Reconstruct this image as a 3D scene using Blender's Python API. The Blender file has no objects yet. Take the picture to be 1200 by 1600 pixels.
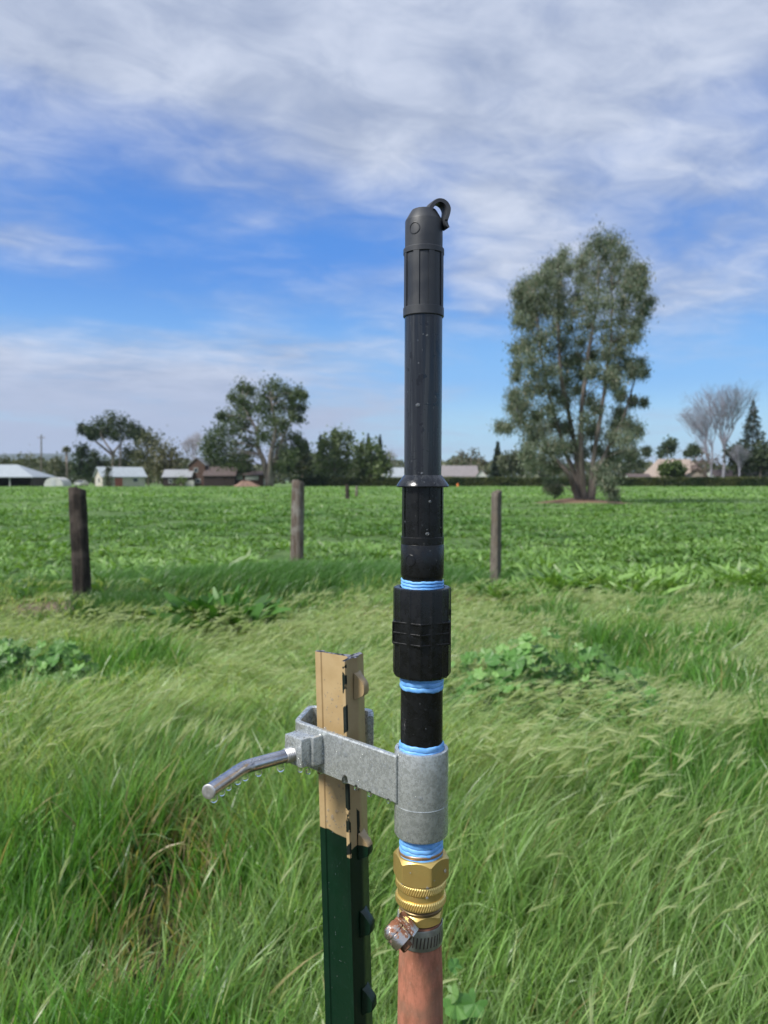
import bpy, bmesh, math, random
import numpy as np
from mathutils import Vector, Matrix, Quaternion
rad = math.radians
SC = bpy.context.scene
RN = np.random.RandomState(7)
random.seed(7)

# ------------------------------------------------------------------ camera
H = 1.35
F = 1200.0
PITCH = math.atan(49.0 / 1200.0)
cam_d = bpy.data.cameras.new('camera'); cam = bpy.data.objects.new('camera', cam_d)
SC.collection.objects.link(cam); SC.camera = cam
cam.location = (0, 0, H); cam.rotation_euler = (math.pi / 2 - PITCH, 0, 0)
cam_d.sensor_fit = 'VERTICAL'; cam_d.sensor_height = 36; cam_d.lens = 27
cam_d.clip_start = .02; cam_d.clip_end = 20000
cam_d.dof.use_dof = True; cam_d.dof.focus_distance = .515; cam_d.dof.aperture_fstop = 14
cp, sp = math.cos(PITCH), math.sin(PITCH)

def P(px, py, Y):
    """world point at depth Y seen at that photo pixel"""
    a, b = (px - 600) / F, (800 - py) / F
    d = Vector((a, cp + b * sp, -sp + b * cp))
    return Vector((0, 0, H)) + d * (Y / d.y)
def G(px, d, z=0.0):
    """ground point in the direction of px at depth d"""
    return Vector(((px - 600) / F * d * 1.0, d, z))
def depth(pt):
    return (pt.y) * cp - (pt.z - H) * sp

# ------------------------------------------------------------------ sky, sun, exposure
SUN = Vector((-.62, -.42, .80)).normalized()
world = bpy.data.worlds.new('World'); SC.world = world; world.use_nodes = True
nt = world.node_tree; nt.nodes.clear()
class N:
    """tiny node helper"""
    def __init__(s, tree): s.t = tree
    def new(s, typ, **kw):
        n = s.t.nodes.new(typ)
        for k, v in kw.items(): setattr(n, k, v)
        return n
    def put(s, sock, v):
        if hasattr(v, 'is_output') or isinstance(v, bpy.types.NodeSocket): s.t.links.new(v, sock)
        else: sock.default_value = v
    def math(s, op, a, b=None, c=None, clamp=False):
        n = s.new('ShaderNodeMath', operation=op); n.use_clamp = clamp
        s.put(n.inputs[0], a)
        if b is not None: s.put(n.inputs[1], b)
        if c is not None: s.put(n.inputs[2], c)
        return n.outputs[0]
    def vmath(s, op, a, b=None):
        n = s.new('ShaderNodeVectorMath', operation=op); s.put(n.inputs[0], a)
        if b is not None: s.put(n.inputs[1], b)
        return n.outputs[0]
    def noise(s, vec, scale, detail=4, rough=.55, dist=0.0, dims='3D'):
        n = s.new('ShaderNodeTexNoise', noise_dimensions=dims); s.put(n.inputs['Vector'], vec)
        n.inputs['Scale'].default_value = scale; n.inputs['Detail'].default_value = detail
        n.inputs['Roughness'].default_value = rough; n.inputs['Distortion'].default_value = dist
        return n.outputs['Fac']
    def ramp(s, v, lo, hi, a=0.0, b=1.0, smooth=True):
        n = s.new('ShaderNodeMapRange'); n.interpolation_type = 'SMOOTHSTEP' if smooth else 'LINEAR'
        s.put(n.inputs[0], v)
        for i, x in enumerate((lo, hi, a, b)): n.inputs[1 + i].default_value = x
        return n.outputs[0]
    def mix(s, f, a, b, typ='MIX'):
        n = s.new('ShaderNodeMix', data_type='RGBA', blend_type=typ)
        s.put(n.inputs[0], f)
        for sock, v in ((n.inputs[6], a), (n.inputs[7], b)):
            if isinstance(v, tuple) and len(v) == 3: v = v + (1,)
            s.put(sock, v)
        return n.outputs[2]
    def comb(s, x, y, z):
        n = s.new('ShaderNodeCombineXYZ')
        for i, v in enumerate((x, y, z)): s.put(n.inputs[i], v)
        return n.outputs[0]
    def sep(s, v):
        n = s.new('ShaderNodeSeparateXYZ'); s.put(n.inputs[0], v); return n.outputs
w = N(nt)
sky = w.new('ShaderNodeTexSky', sky_type='NISHITA')
sky.sun_disc = False
sky.sun_elevation = math.asin(SUN.z); sky.sun_rotation = math.atan2(SUN.x, SUN.y)
sky.air_density = 1.3; sky.dust_density = .0; sky.ozone_density = 5.0
dirv = w.new('ShaderNodeTexCoord').outputs['Generated']
dx, dy, dz = w.sep(dirv)
# clear sky, a little more saturated as the phone shows it
hs = w.new('ShaderNodeHueSaturation'); hs.inputs['Saturation'].default_value = 1.18; hs.inputs['Value'].default_value = 1.0
nt.links.new(sky.outputs[0], hs.inputs['Color'])
def vramp(stops):
    n = w.new('ShaderNodeValToRGB'); cr = n.color_ramp; cr.interpolation = 'EASE'
    while len(cr.elements) < len(stops): cr.elements.new(.5)
    for e, (q, c) in zip(cr.elements, stops): e.position = q; e.color = (*[x / 10 for x in c], 1)
    return n
vr = vramp([(0.0, (2.6, 4.3, 5.6)), (.06, (2.1, 4.1, 5.9)), (.13, (1.1, 2.8, 5.6)), (.27, (.34, 1.50, 4.7)), (.42, (.26, 1.1, 3.9)), (1.0, (.2, .65, 2.6))])
nt.links.new(dz, vr.inputs[0])
tenx = w.vmath('MULTIPLY', vr.outputs[0], (10, 10, 10))
clear = w.mix(.82, hs.outputs[0], tenx)   # air as clear and blue as after rain
# cloud deck: directions projected on a plane overhead
zz = w.math('ADD', w.math('MAXIMUM', dz, 0.0), .10)
u = w.math('DIVIDE', dx, zz); v = w.math('DIVIDE', dy, zz)
uv = w.comb(u, v, 3.7)
# wind-drawn streaks: rotate and stretch
ru = w.math('ADD', w.math('MULTIPLY', u, .82), w.math('MULTIPLY', v, .40))
rv = w.math('SUBTRACT', w.math('MULTIPLY', v, .82), w.math('MULTIPLY', u, .40))
suv = w.comb(w.math('MULTIPLY', ru, .78), w.math('MULTIPLY', rv, 1.0), .4)
n_big = w.noise(uv, .85, 3, .5, .3)
n_mid = w.noise(suv, 1.35, 6, .53, .35)
n_fine = w.noise(suv, 7.5, 5, .62, .5)
n_puff = w.noise(uv, 2.6, 4, .5, .3)
cov = w.math('ADD', w.math('MULTIPLY', n_mid, .62), w.math('MULTIPLY', n_big, .42))
cov = w.math('ADD', cov, w.math('MULTIPLY', w.math('SUBTRACT', n_fine, .5), .20))
# where the bank lies: thick high up, open in the middle, thick low on the left
hi = w.ramp(dz, .29, .48, 0, .21)
lowl = w.math('MULTIPLY', w.ramp(dz, .10, .21, 1, 0), w.ramp(w.math('DIVIDE', dx, w.math('MAXIMUM', dy, .01)), -.22, .16, .26, -.16))
gap = w.math('MULTIPLY', w.math('MULTIPLY', w.ramp(dz, .10, .20), w.ramp(dz, .26, .36, 1, 0)), -.075)
lowband = w.ramp(dz, .015, .05, .15, 0)
leftmid = w.math('MULTIPLY', w.math('MULTIPLY', w.ramp(dz, .22, .28), w.ramp(dz, .34, .42, 1, 0)), w.ramp(dx, -.42, -.28, .15, 0))
rightmid = w.math('MULTIPLY', w.math('MULTIPLY', w.ramp(dz, .17, .24), w.ramp(dz, .32, .42, 1, 0)), w.ramp(dx, .05, .13, 0, .15))
behind = w.ramp(dy, -.2, .3, .12, 0)
topl = w.math('MULTIPLY', w.math('MULTIPLY', w.ramp(dz, .27, .33), w.ramp(dz, .38, .45, 1, 0)), w.ramp(dx, -.30, .02, -.07, 0))
for t_ in (topl, hi, lowl, gap, lowband, leftmid, rightmid, behind): cov = w.math('ADD', cov, t_)
mask = w.ramp(cov, .35, .76)
mask = w.math('MULTIPLY', mask, .95)
shade = w.math('ADD', w.math('MULTIPLY', n_fine, .34), w.math('MULTIPLY', n_puff, .42))
shade = w.math('ADD', shade, w.math('MULTIPLY', n_mid, .24))
CS = 1.0
ccol = w.mix(w.ramp(shade, .34, .68), (2.10 * CS, 2.52 * CS, 3.50 * CS), (4.3 * CS, 4.65 * CS, 5.45 * CS))
lowgrey = w.mix(w.ramp(dz, .05, .2), (2.75, 3.1, 4.2), ccol)
skyc = w.mix(mask, clear, lowgrey)
bg = w.new('ShaderNodeBackground'); bg.inputs['Strength'].default_value = .1
nt.links.new(skyc, bg.inputs['Color'])
wo = w.new('ShaderNodeOutputWorld'); nt.links.new(bg.outputs[0], wo.inputs['Surface'])
world.cycles.sampling_method = 'MANUAL'; world.cycles.sample_map_resolution = 512

sun_d = bpy.data.lights.new('sun', 'SUN'); sun_d.energy = 3.1; sun_d.angle = rad(14); sun_d.color = (1, .965, .91)
sun = bpy.data.objects.new('sun', sun_d); SC.collection.objects.link(sun)
sun.rotation_euler = SUN.to_track_quat('Z', 'Y').to_euler(); sun.location = (-5, -5, 8)

SC.view_settings.view_transform = 'Standard'; SC.view_settings.look = 'None'
SC.view_settings.gamma = 1; SC.view_settings.exposure = .75
SC.render.engine = 'CYCLES'
cy = SC.cycles
cy.use_denoising = True
try: cy.denoiser = 'OPENIMAGEDENOISE'; cy.denoising_input_passes = 'RGB_ALBEDO_NORMAL'
except Exception: pass
cy.max_bounces = 8; cy.diffuse_bounces = 3; cy.glossy_bounces = 3; cy.transmission_bounces = 6; cy.transparent_max_bounces = 8
cy.caustics_reflective = False; cy.caustics_refractive = False
cy.volume_bounces = 0
SC.render.film_transparent = False

# ------------------------------------------------------------------ helpers
ORG = {}
def tag(o, label=None, cat=None, group=None, kind=None):
    if label: o['label'] = label
    if cat: o['category'] = cat
    if group: o['group'] = group
    if kind: o['kind'] = kind
    return o
def thing(name, loc, label, cat, group=None):
    o = bpy.data.objects.new(name, None); SC.collection.objects.link(o)
    o.location = loc; o.empty_display_size = .05; ORG[o.name] = Vector(loc)
    return tag(o, label, cat, group)
def mk(name, V, Fc, mats, parent=None, col=None, smooth=False, mi=None, label=None, origin=None):
    """link world-space geometry as ONE mesh object (V nx3, Fc list of faces or int array of quads)"""
    V = np.asarray(V, dtype=np.float64).reshape(-1, 3)
    if parent is not None: org = ORG[parent.name]
    elif origin is not None: org = Vector(origin)
    else: org = Vector((0, 0, 0))
    V = V - np.array(org[:])
    me = bpy.data.meshes.new(name)
    if isinstance(Fc, np.ndarray):
        n, k = Fc.shape
        me.vertices.add(len(V)); me.vertices.foreach_set('co', V.astype(np.float32).ravel())
        me.loops.add(n * k); me.loops.foreach_set('vertex_index', Fc.astype(np.int32).ravel())
        me.polygons.add(n); me.polygons.foreach_set('loop_start', (np.arange(n) * k).astype(np.int32))
        me.polygons.foreach_set('loop_total', np.full(n, k, dtype=np.int32))
        me.update(calc_edges=True)
    else:
        me.from_pydata([tuple(x) for x in V], [], [tuple(int(i) for i in f) for f in Fc]); me.update()
    if not isinstance(mats, (list, tuple)): mats = [mats]
    for m in mats: me.materials.append(m)
    if mi is not None: me.polygons.foreach_set('material_index', np.asarray(mi, dtype=np.int32))
    if smooth: me.polygons.foreach_set('use_smooth', np.ones(len(me.polygons), dtype=bool))
    if col is not None:
        c = np.ones((len(V), 4), dtype=np.float32); c[:, :3] = col
        a = me.color_attributes.new('Col', 'FLOAT_COLOR', 'POINT'); a.data.foreach_set('color', c.ravel())
    o = bpy.data.objects.new(name, me); SC.collection.objects.link(o)
    if parent is not None:
        o.parent = parent; ORG[o.name] = org
    else:
        o.location = org; ORG[o.name] = org
    if label: o['label'] = label
    return o

class MB:
    """collects shapes, then links them as one mesh"""
    def __init__(s): s.V = []; s.F = []; s.M = []; s.S = []
    def add(s, V, Fc, m=0):
        b = len(s.V); s.V += [Vector(x) for x in V]; s.F += [tuple(i + b for i in f) for f in Fc]; s.M += [m] * len(Fc)
        return s
    def box(s, c, size, M=None, m=0, bev=0.0):
        sx, sy, sz = [x / 2 for x in size]
        pts = [Vector((x * sx, y * sy, z * sz)) for z in (-1, 1) for y in (-1, 1) for x in (-1, 1)]
        M = M or Matrix(); c = Vector(c)
        if bev > 0:
            bm = bmesh.new(); vs = [bm.verts.new(p) for p in pts]
            for f in ((0, 2, 3, 1), (4, 5, 7, 6), (0, 1, 5, 4), (2, 6, 7, 3), (0, 4, 6, 2), (1, 3, 7, 5)): bm.faces.new([vs[i] for i in f])
            bmesh.ops.bevel(bm, geom=bm.edges[:], offset=bev, segments=2, affect='EDGES', profile=.6)
            bm.verts.index_update()
            V = [c + (M.to_3x3() @ v.co) for v in bm.verts]; Fc = [[v.index for v in f.verts] for f in bm.faces]; bm.free()
            return s.add(V, Fc, m)
        return s.add([c + (M.to_3x3() @ p) for p in pts], [(0, 2, 3, 1), (4, 5, 7, 6), (0, 1, 5, 4), (2, 6, 7, 3), (0, 4, 6, 2), (1, 3, 7, 5)], m)
    def tube(s, pts, rads, segs=8, caps=True, m=0):
        pts = [Vector(p) for p in pts]; n = len(pts)
        if not hasattr(rads, '__len__'): rads = [rads] * n
        V = []; Fc = []
        t = (pts[1] - pts[0]).normalized(); ref = Vector((0, 0, 1)) if abs(t.z) < .9 else Vector((1, 0, 0))
        a = t.cross(ref).normalized()
        for i, p in enumerate(pts):
            t = (pts[min(i + 1, n - 1)] - pts[max(i - 1, 0)]).normalized()
            a = (a - t * a.dot(t)).normalized(); b = t.cross(a)
            for k in range(segs):
                q = 2 * math.pi * k / segs
                V.append(p + (a * math.cos(q) + b * math.sin(q)) * rads[i])
        for i in range(n - 1):
            for k in range(segs):
                k2 = (k + 1) % segs
                Fc.append((i * segs + k, i * segs + k2, (i + 1) * segs + k2, (i + 1) * segs + k))
        if caps: Fc.append(tuple(range(segs))[::-1]); Fc.append(tuple(range((n - 1) * segs, n * segs)))
        return s.add(V, Fc, m)
    def lathe(s, prof, segs=64, M=None, m=0, fr=None):
        """prof [(r, z)]; fr(theta, r, z) -> (r, z) may modulate"""
        M = M or Matrix(); V = []; Fc = []
        for r, z in prof:
            for k in range(segs):
                q = 2 * math.pi * k / segs
                rr, z2 = fr(q, r, z) if fr else (r, z)
                V.append(M @ Vector((rr * math.cos(q), rr * math.sin(q), z2)))
        for i in range(len(prof) - 1):
            for k in range(segs):
                k2 = (k + 1) % segs
                Fc.append((i * segs + k, i * segs + k2, (i + 1) * segs + k2, (i + 1) * segs + k))
        return s.add(V, Fc, m)
    def build(s, name, mats, parent=None, smooth=False, angle=None, label=None, origin=None):
        o = mk(name, [tuple(v) for v in s.V], s.F, mats, parent, smooth=smooth or angle is not None, mi=s.M, label=label, origin=origin)
        if angle is not None:
            try: o.data.set_sharp_from_angle(angle=rad(angle))
            except Exception: pass
        return o

def mat(name, base=(.5, .5, .5), rough=.5, metal=0.0, spec=.5, coat=0.0):
    m = bpy.data.materials.new(name); m.use_nodes = True
    t = N(m.node_tree); p = m.node_tree.nodes['Principled BSDF']
    p.inputs['Base Color'].default_value = (*base, 1); p.inputs['Roughness'].default_value = rough
    p.inputs['Metallic'].default_value = metal; p.inputs['Specular IOR Level'].default_value = spec
    p.inputs['Coat Weight'].default_value = coat
    return m, t, p
def objco(t): return t.new('ShaderNodeTexCoord').outputs['Object']
def bump(t, p, h, strength=.3, dist=.01):
    b = t.new('ShaderNodeBump'); b.inputs['Strength'].default_value = strength; b.inputs['Distance'].default_value = dist
    t.put(b.inputs['Height'], h); t.put(p.inputs['Normal'], b.outputs[0])
def noisy(name, a, b, scale, rough=.6, lo=.35, hi=.65, metal=0.0, spec=.4, bs=0.0, bd=.01, stretch=(1, 1, 1), detail=5, rvar=0.0):
    m, t, p = mat(name, a, rough, metal, spec)
    co = objco(t); mp = t.new('ShaderNodeMapping'); mp.inputs['Scale'].default_value = stretch; t.put(mp.inputs[0], co)
    n = t.noise(mp.outputs[0], scale, detail, .6)
    t.put(p.inputs['Base Color'], t.mix(t.ramp(n, lo, hi), a, b))
    if bs: bump(t, p, n, bs, bd)
    if rvar: t.put(p.inputs['Roughness'], t.ramp(n, lo, hi, rough - rvar, rough + rvar))
    return m
def leafmat(name, trans=.35, rough=.45, spec=.35, tint=(1.25, 1.35, .5)):
    m, t, p = mat(name, (.1, .2, .05), rough, 0, spec)
    at = t.new('ShaderNodeAttribute', attribute_name='Col')
    t.put(p.inputs['Base Color'], at.outputs['Color'])
    tr = t.new('ShaderNodeBsdfTranslucent'); t.put(tr.inputs['Color'], t.mix(1.0, at.outputs['Color'], tint, 'MULTIPLY'))
    mx = t.new('ShaderNodeMixShader'); mx.inputs[0].default_value = trans
    t.put(mx.inputs[1], p.outputs[0]); t.put(mx.inputs[2], tr.outputs[0])
    out = m.node_tree.nodes['Material Output']; t.put(out.inputs['Surface'], mx.outputs[0])
    return m

# numpy value noise
_L = np.random.RandomState(3).rand(256, 256)
def vnoise(x, y, s, off=0.0):
    x = np.asarray(x) / s + off + 100; y = np.asarray(y) / s + off * 1.7 + 100
    xi = np.floor(x).astype(int); yi = np.floor(y).astype(int); fx = x - xi; fy = y - yi
    fx = fx * fx * (3 - 2 * fx); fy = fy * fy * (3 - 2 * fy)
    g = lambda i, j: _L[i % 256, j % 256]
    return (g(xi, yi) * (1 - fx) + g(xi + 1, yi) * fx) * (1 - fy) + (g(xi, yi + 1) * (1 - fx) + g(xi + 1, yi + 1) * fx) * fy
def fbm(x, y, s, off=0.0, o=3):
    r = 0; a = .5; tot = 0
    for i in range(o): r = r + a * vnoise(x, y, s / 2 ** i, off + i * 7.3); tot += a; a *= .55
    return r / tot
def sstep(x, a, b):
    t = np.clip((np.asarray(x, dtype=float) - a) / (b - a), 0, 1); return t * t * (3 - 2 * t)

def height(x, y):
    x = np.asarray(x, dtype=float); y = np.asarray(y, dtype=float)
    r = np.hypot(x, y)
    h = (fbm(x, y, 2.2, 1) - .5) * .12 * sstep(r, .3, 1.5) * (1 - sstep(r, 30, 90) * .7)
    h += (fbm(x, y, 9, 4) - .5) * .16 * sstep(r, 8, 16) * (1 - sstep(r, 60, 150))
    h += .08 * np.exp(-(((x + 1.2) / 1.9) ** 2 + ((y - 9.3 - .12 * (x + 1.2)) / .75) ** 2))
    h += .05 * np.exp(-(((x + 3.35) / .55) ** 2 + ((y - 8.0) / .4) ** 2))
    h += .42 * np.exp(-(((x - TREE[0]) / 1.9) ** 2 + ((y - TREE[1]) / 1.9) ** 2))
    return h
TREE = ((910 - 600) / 1200 * 45.0, 45.0)
def gz(x, y): return float(height(x, y))

# ------------------------------------------------------------------ ground sheet
def axis(fine, far, n1, n2):
    a = np.linspace(0, fine, n1); b = np.geomspace(fine, far, n2)[1:]
    return np.concatenate([a, b])
ax = axis(16, 7000, 120, 70); xs = np.concatenate([-ax[::-1][:-1], ax]); ys = np.concatenate([-np.geomspace(.5, 200, 20)[::-1], axis(18, 7000, 150, 90)])
X, Y = np.meshgrid(xs, ys); Z = height(X, Y)
V = np.stack([X, Y, Z], -1).reshape(-1, 3); nx, ny = len(xs), len(ys)
i = np.arange(nx * ny).reshape(ny, nx)
Fq = np.stack([i[:-1, :-1], i[:-1, 1:], i[1:, 1:], i[1:, :-1]], -1).reshape(-1, 4)
m_ground, t, p = mat('meadow ground', (.05, .08, .02), .9, 0, .2)
geo = t.new('ShaderNodeNewGeometry').outputs['Position']
n1 = t.noise(geo, 1.1, 6, .65); n2 = t.noise(geo, .16, 5, .6); n3 = t.noise(geo, 7.0, 4, .6)
gx, gy, gzz = t.sep(geo)
far = t.mix(t.ramp(n1, .36, .66), (.095, .17, .045), (.20, .30, .11))
far = t.mix(t.ramp(n2, .38, .70, 0, .55), far, (.17, .27, .08))
near = t.mix(t.ramp(n3, .35, .65), (.030, .045, .014), (.080, .075, .036))
far = t.mix(t.ramp(gy, 20, 60), t.mix(.55, far, (.035, .08, .02)), far)
base = t.mix(t.ramp(gy, 8.5, 12), near, far)
# bare trampled earth round the big tree and by the left post
d1 = t.vmath('SUBTRACT', geo, (TREE[0], TREE[1], 0)); l1 = t.new('ShaderNodeVectorMath', operation='LENGTH'); t.put(l1.inputs[0], d1)
base = t.mix(t.ramp(t.math('ADD', l1.outputs['Value'], t.math('MULTIPLY', n3, 1.2)), 2.7, 3.6, 1, 0), base, (.24, .155, .105))
d2 = t.vmath('SUBTRACT', geo, (-3.4, 7.85, 0)); l2 = t.new('ShaderNodeVectorMath', operation='LENGTH'); t.put(l2.inputs[0], d2)
base = t.mix(t.ramp(t.math('ADD', l2.outputs['Value'], t.math('MULTIPLY', n3, .4)), .45, .8, 1, 0), base, (.17, .13, .095))
t.put(p.inputs['Base Color'], base)
bump(t, p, t.math('ADD', n1, n3), .8, .15)
ground = tag(mk('ground', V, Fq, m_ground, smooth=True), 'green meadow ground running to the far hedge and houses', None, None, 'structure')

# ------------------------------------------------------------------ grass and weeds (numpy ribbons)
def ribbons(base, az, L, wd, th0, bend, segs, prof, c0, c1, tw=None, fold=0.0):
    n = len(base); t = np.linspace(0, 1, segs + 1)
    th = th0[:, None] + bend[:, None] * (t[None, :-1] + .5 / segs)
    st = (L / segs)[:, None]
    hx = np.concatenate([np.zeros((n, 1)), np.cumsum(np.sin(th) * st, 1)], 1)
    hz = np.concatenate([np.zeros((n, 1)), np.cumsum(np.cos(th) * st, 1)], 1)
    ca, sa = np.cos(az)[:, None], np.sin(az)[:, None]
    C = np.stack([base[:, 0:1] + hx * ca, base[:, 1:2] + hx * sa, base[:, 2:3] + hz], -1)
    the = th0[:, None] + bend[:, None] * t[None]
    if tw is None: tw = np.zeros(n)
    tw = tw[:, None] * (.6 + .6 * t[None])
    nrm = np.stack([-np.cos(the) * ca, -np.cos(the) * sa, np.sin(the)], -1)
    per = np.stack([-sa * np.ones_like(the), ca * np.ones_like(the), np.zeros_like(the)], -1)
    side = per * np.cos(tw)[..., None] + nrm * np.sin(tw)[..., None]
    W = (wd[:, None] * prof(t)[None]) * .5
    A = C - side * W[..., None]; B = C + side * W[..., None]
    V = np.stack([A, B], 2).reshape(n, -1, 3)          # n, (segs+1)*2, 3
    k = np.arange(segs)
    q = np.stack([2 * k, 2 * k + 1, 2 * k + 3, 2 * k + 2], -1)
    Fq = (q[None] + (np.arange(n) * (segs + 1) * 2)[:, None, None]).reshape(-1, 4)
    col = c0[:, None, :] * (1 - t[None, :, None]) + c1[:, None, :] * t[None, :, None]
    col = np.repeat(col, 2, axis=1)
    return V.reshape(-1, 3), Fq, col.reshape(-1, 3)
def near_(y): return 1 - sstep(y, 2.2, 3.4)
p_blade = lambda t: np.clip(1.0 - t ** 2.2, .04, 1) * (.7 + .3 * np.minimum(t * 5, 1))
p_leaf = lambda t: np.sin(np.pi * (.06 + .90 * t ** .8)) ** .8 + .02
class Acc:
    def __init__(s): s.V = []; s.F = []; s.C = []; s.n = 0
    def add(s, V, Fq, C): s.V.append(V); s.F.append(Fq + s.n); s.C.append(C); s.n += len(V)
    def build(s, name, m, parent=None, origin=None, smooth=False): return mk(name, np.concatenate(s.V), np.concatenate(s.F), m, parent, np.concatenate(s.C), origin=origin, smooth=smooth)
def lerp3(a, b, f): return np.asarray(a)[None] * (1 - f[:, None]) + np.asarray(b)[None] * f[:, None]

def scatter(y0, y1, dens, rs, margin=.35):
    """points in the view wedge with density(y) per m2"""
    ysamp = np.linspace(y0, y1, 400); wdt = 1.04 * ysamp + 2 * margin; d = np.array([dens(q) for q in ysamp]) * wdt
    tot = np.trapezoid(d, ysamp) if hasattr(np, 'trapezoid') else np.trapz(d, ysamp)
    cdf = np.cumsum(d); cdf /= cdf[-1]; n = int(tot)
    y = np.interp(rs.rand(n), cdf, ysamp); x = (rs.rand(n) - .5) * (1.04 * y + 2 * margin)
    return x, y
CLEAR = [(-2.98, 7.35, .36), (-2.78, 6.95, .26), (-3.1, 7.8, .3), (1.38, 9.2, .35), (1.32, 8.85, .3), (-3.2, 7.75, .42), (-3.4, 7.3, .3), (1.45, 9.6, .35), (.82, 3.68, .52), (.51, 3.95, .3), (1.15, 3.55, .2), (-2.06, 4.5, .36), (-2.43, 4.8, .2), ((352-600)/1200*6.9, 6.75, .52), ((312-600)/1200*6.75, 6.7, .32)]
m_grass = leafmat('grass blades', .46, .34, .55)
m_weed = leafmat('weed leaves', .32, .45, .4)
rs = np.random.RandomState(11)
acc = Acc()
EDGE = lambda x: 8.7 + .9 * np.sin(x * .55 + .4) * 0 + (fbm(x, x * 0 + 3, 2.5, 9) - .5) * 1.6 + np.where(x > .4, .1, .9)   # where long grass gives way to the field
def pale(x, y): # how silvery / in seed the sward is
    pl = sstep(fbm(x, y, 1.0, 21), .46, .58)
    band = sstep(y, 2.3, 3.3)
    pl = pl * (.50 + .54 * band)
    pl = np.maximum(pl, sstep(fbm(x, y, .7, 5), .54, .62) * .8 * band)
    pl = np.maximum(pl, np.exp(-(((x + 1.45) / .35) ** 2 + ((y - 3.0) / .45) ** 2)))
    # deep green hollow left of the post
    pl *= 1 - .85 * np.exp(-(((x + .75) / .75) ** 2 + ((y - 3.25) / .65) ** 2))
    pl *= 1 - .9 * np.exp(-(((x + 1.3) / 1.9) ** 2 + ((y - 8.9) / .8) ** 2))
    return np.clip(pl, 0, 1)
def bare_wide(x, y): return np.exp(-(((x + .66) / .22) ** 2 + ((y - 2.2) / .42) ** 2))
def bare(x, y):
    b = np.exp(-(((x + .69) / .15) ** 2 + ((y - 2.42) / .24) ** 2)) + .9 * np.exp(-(((x + .64) / .12) ** 2 + ((y - 1.98) / .16) ** 2))
    b = b + 1.3 * np.exp(-(((x + 3.55) / .42) ** 2 + ((y - 7.75) / .25) ** 2)) + .75 * np.exp(-(((x - .9) / .6) ** 2 + ((y - 8.3 + .3 * (x - .9)) / .22) ** 2))
    b = b + .75 * np.exp(-(((x + .1) / .35) ** 2 + ((y - 7.3) / .3) ** 2))
    return np.clip(b, 0, 1)
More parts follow.
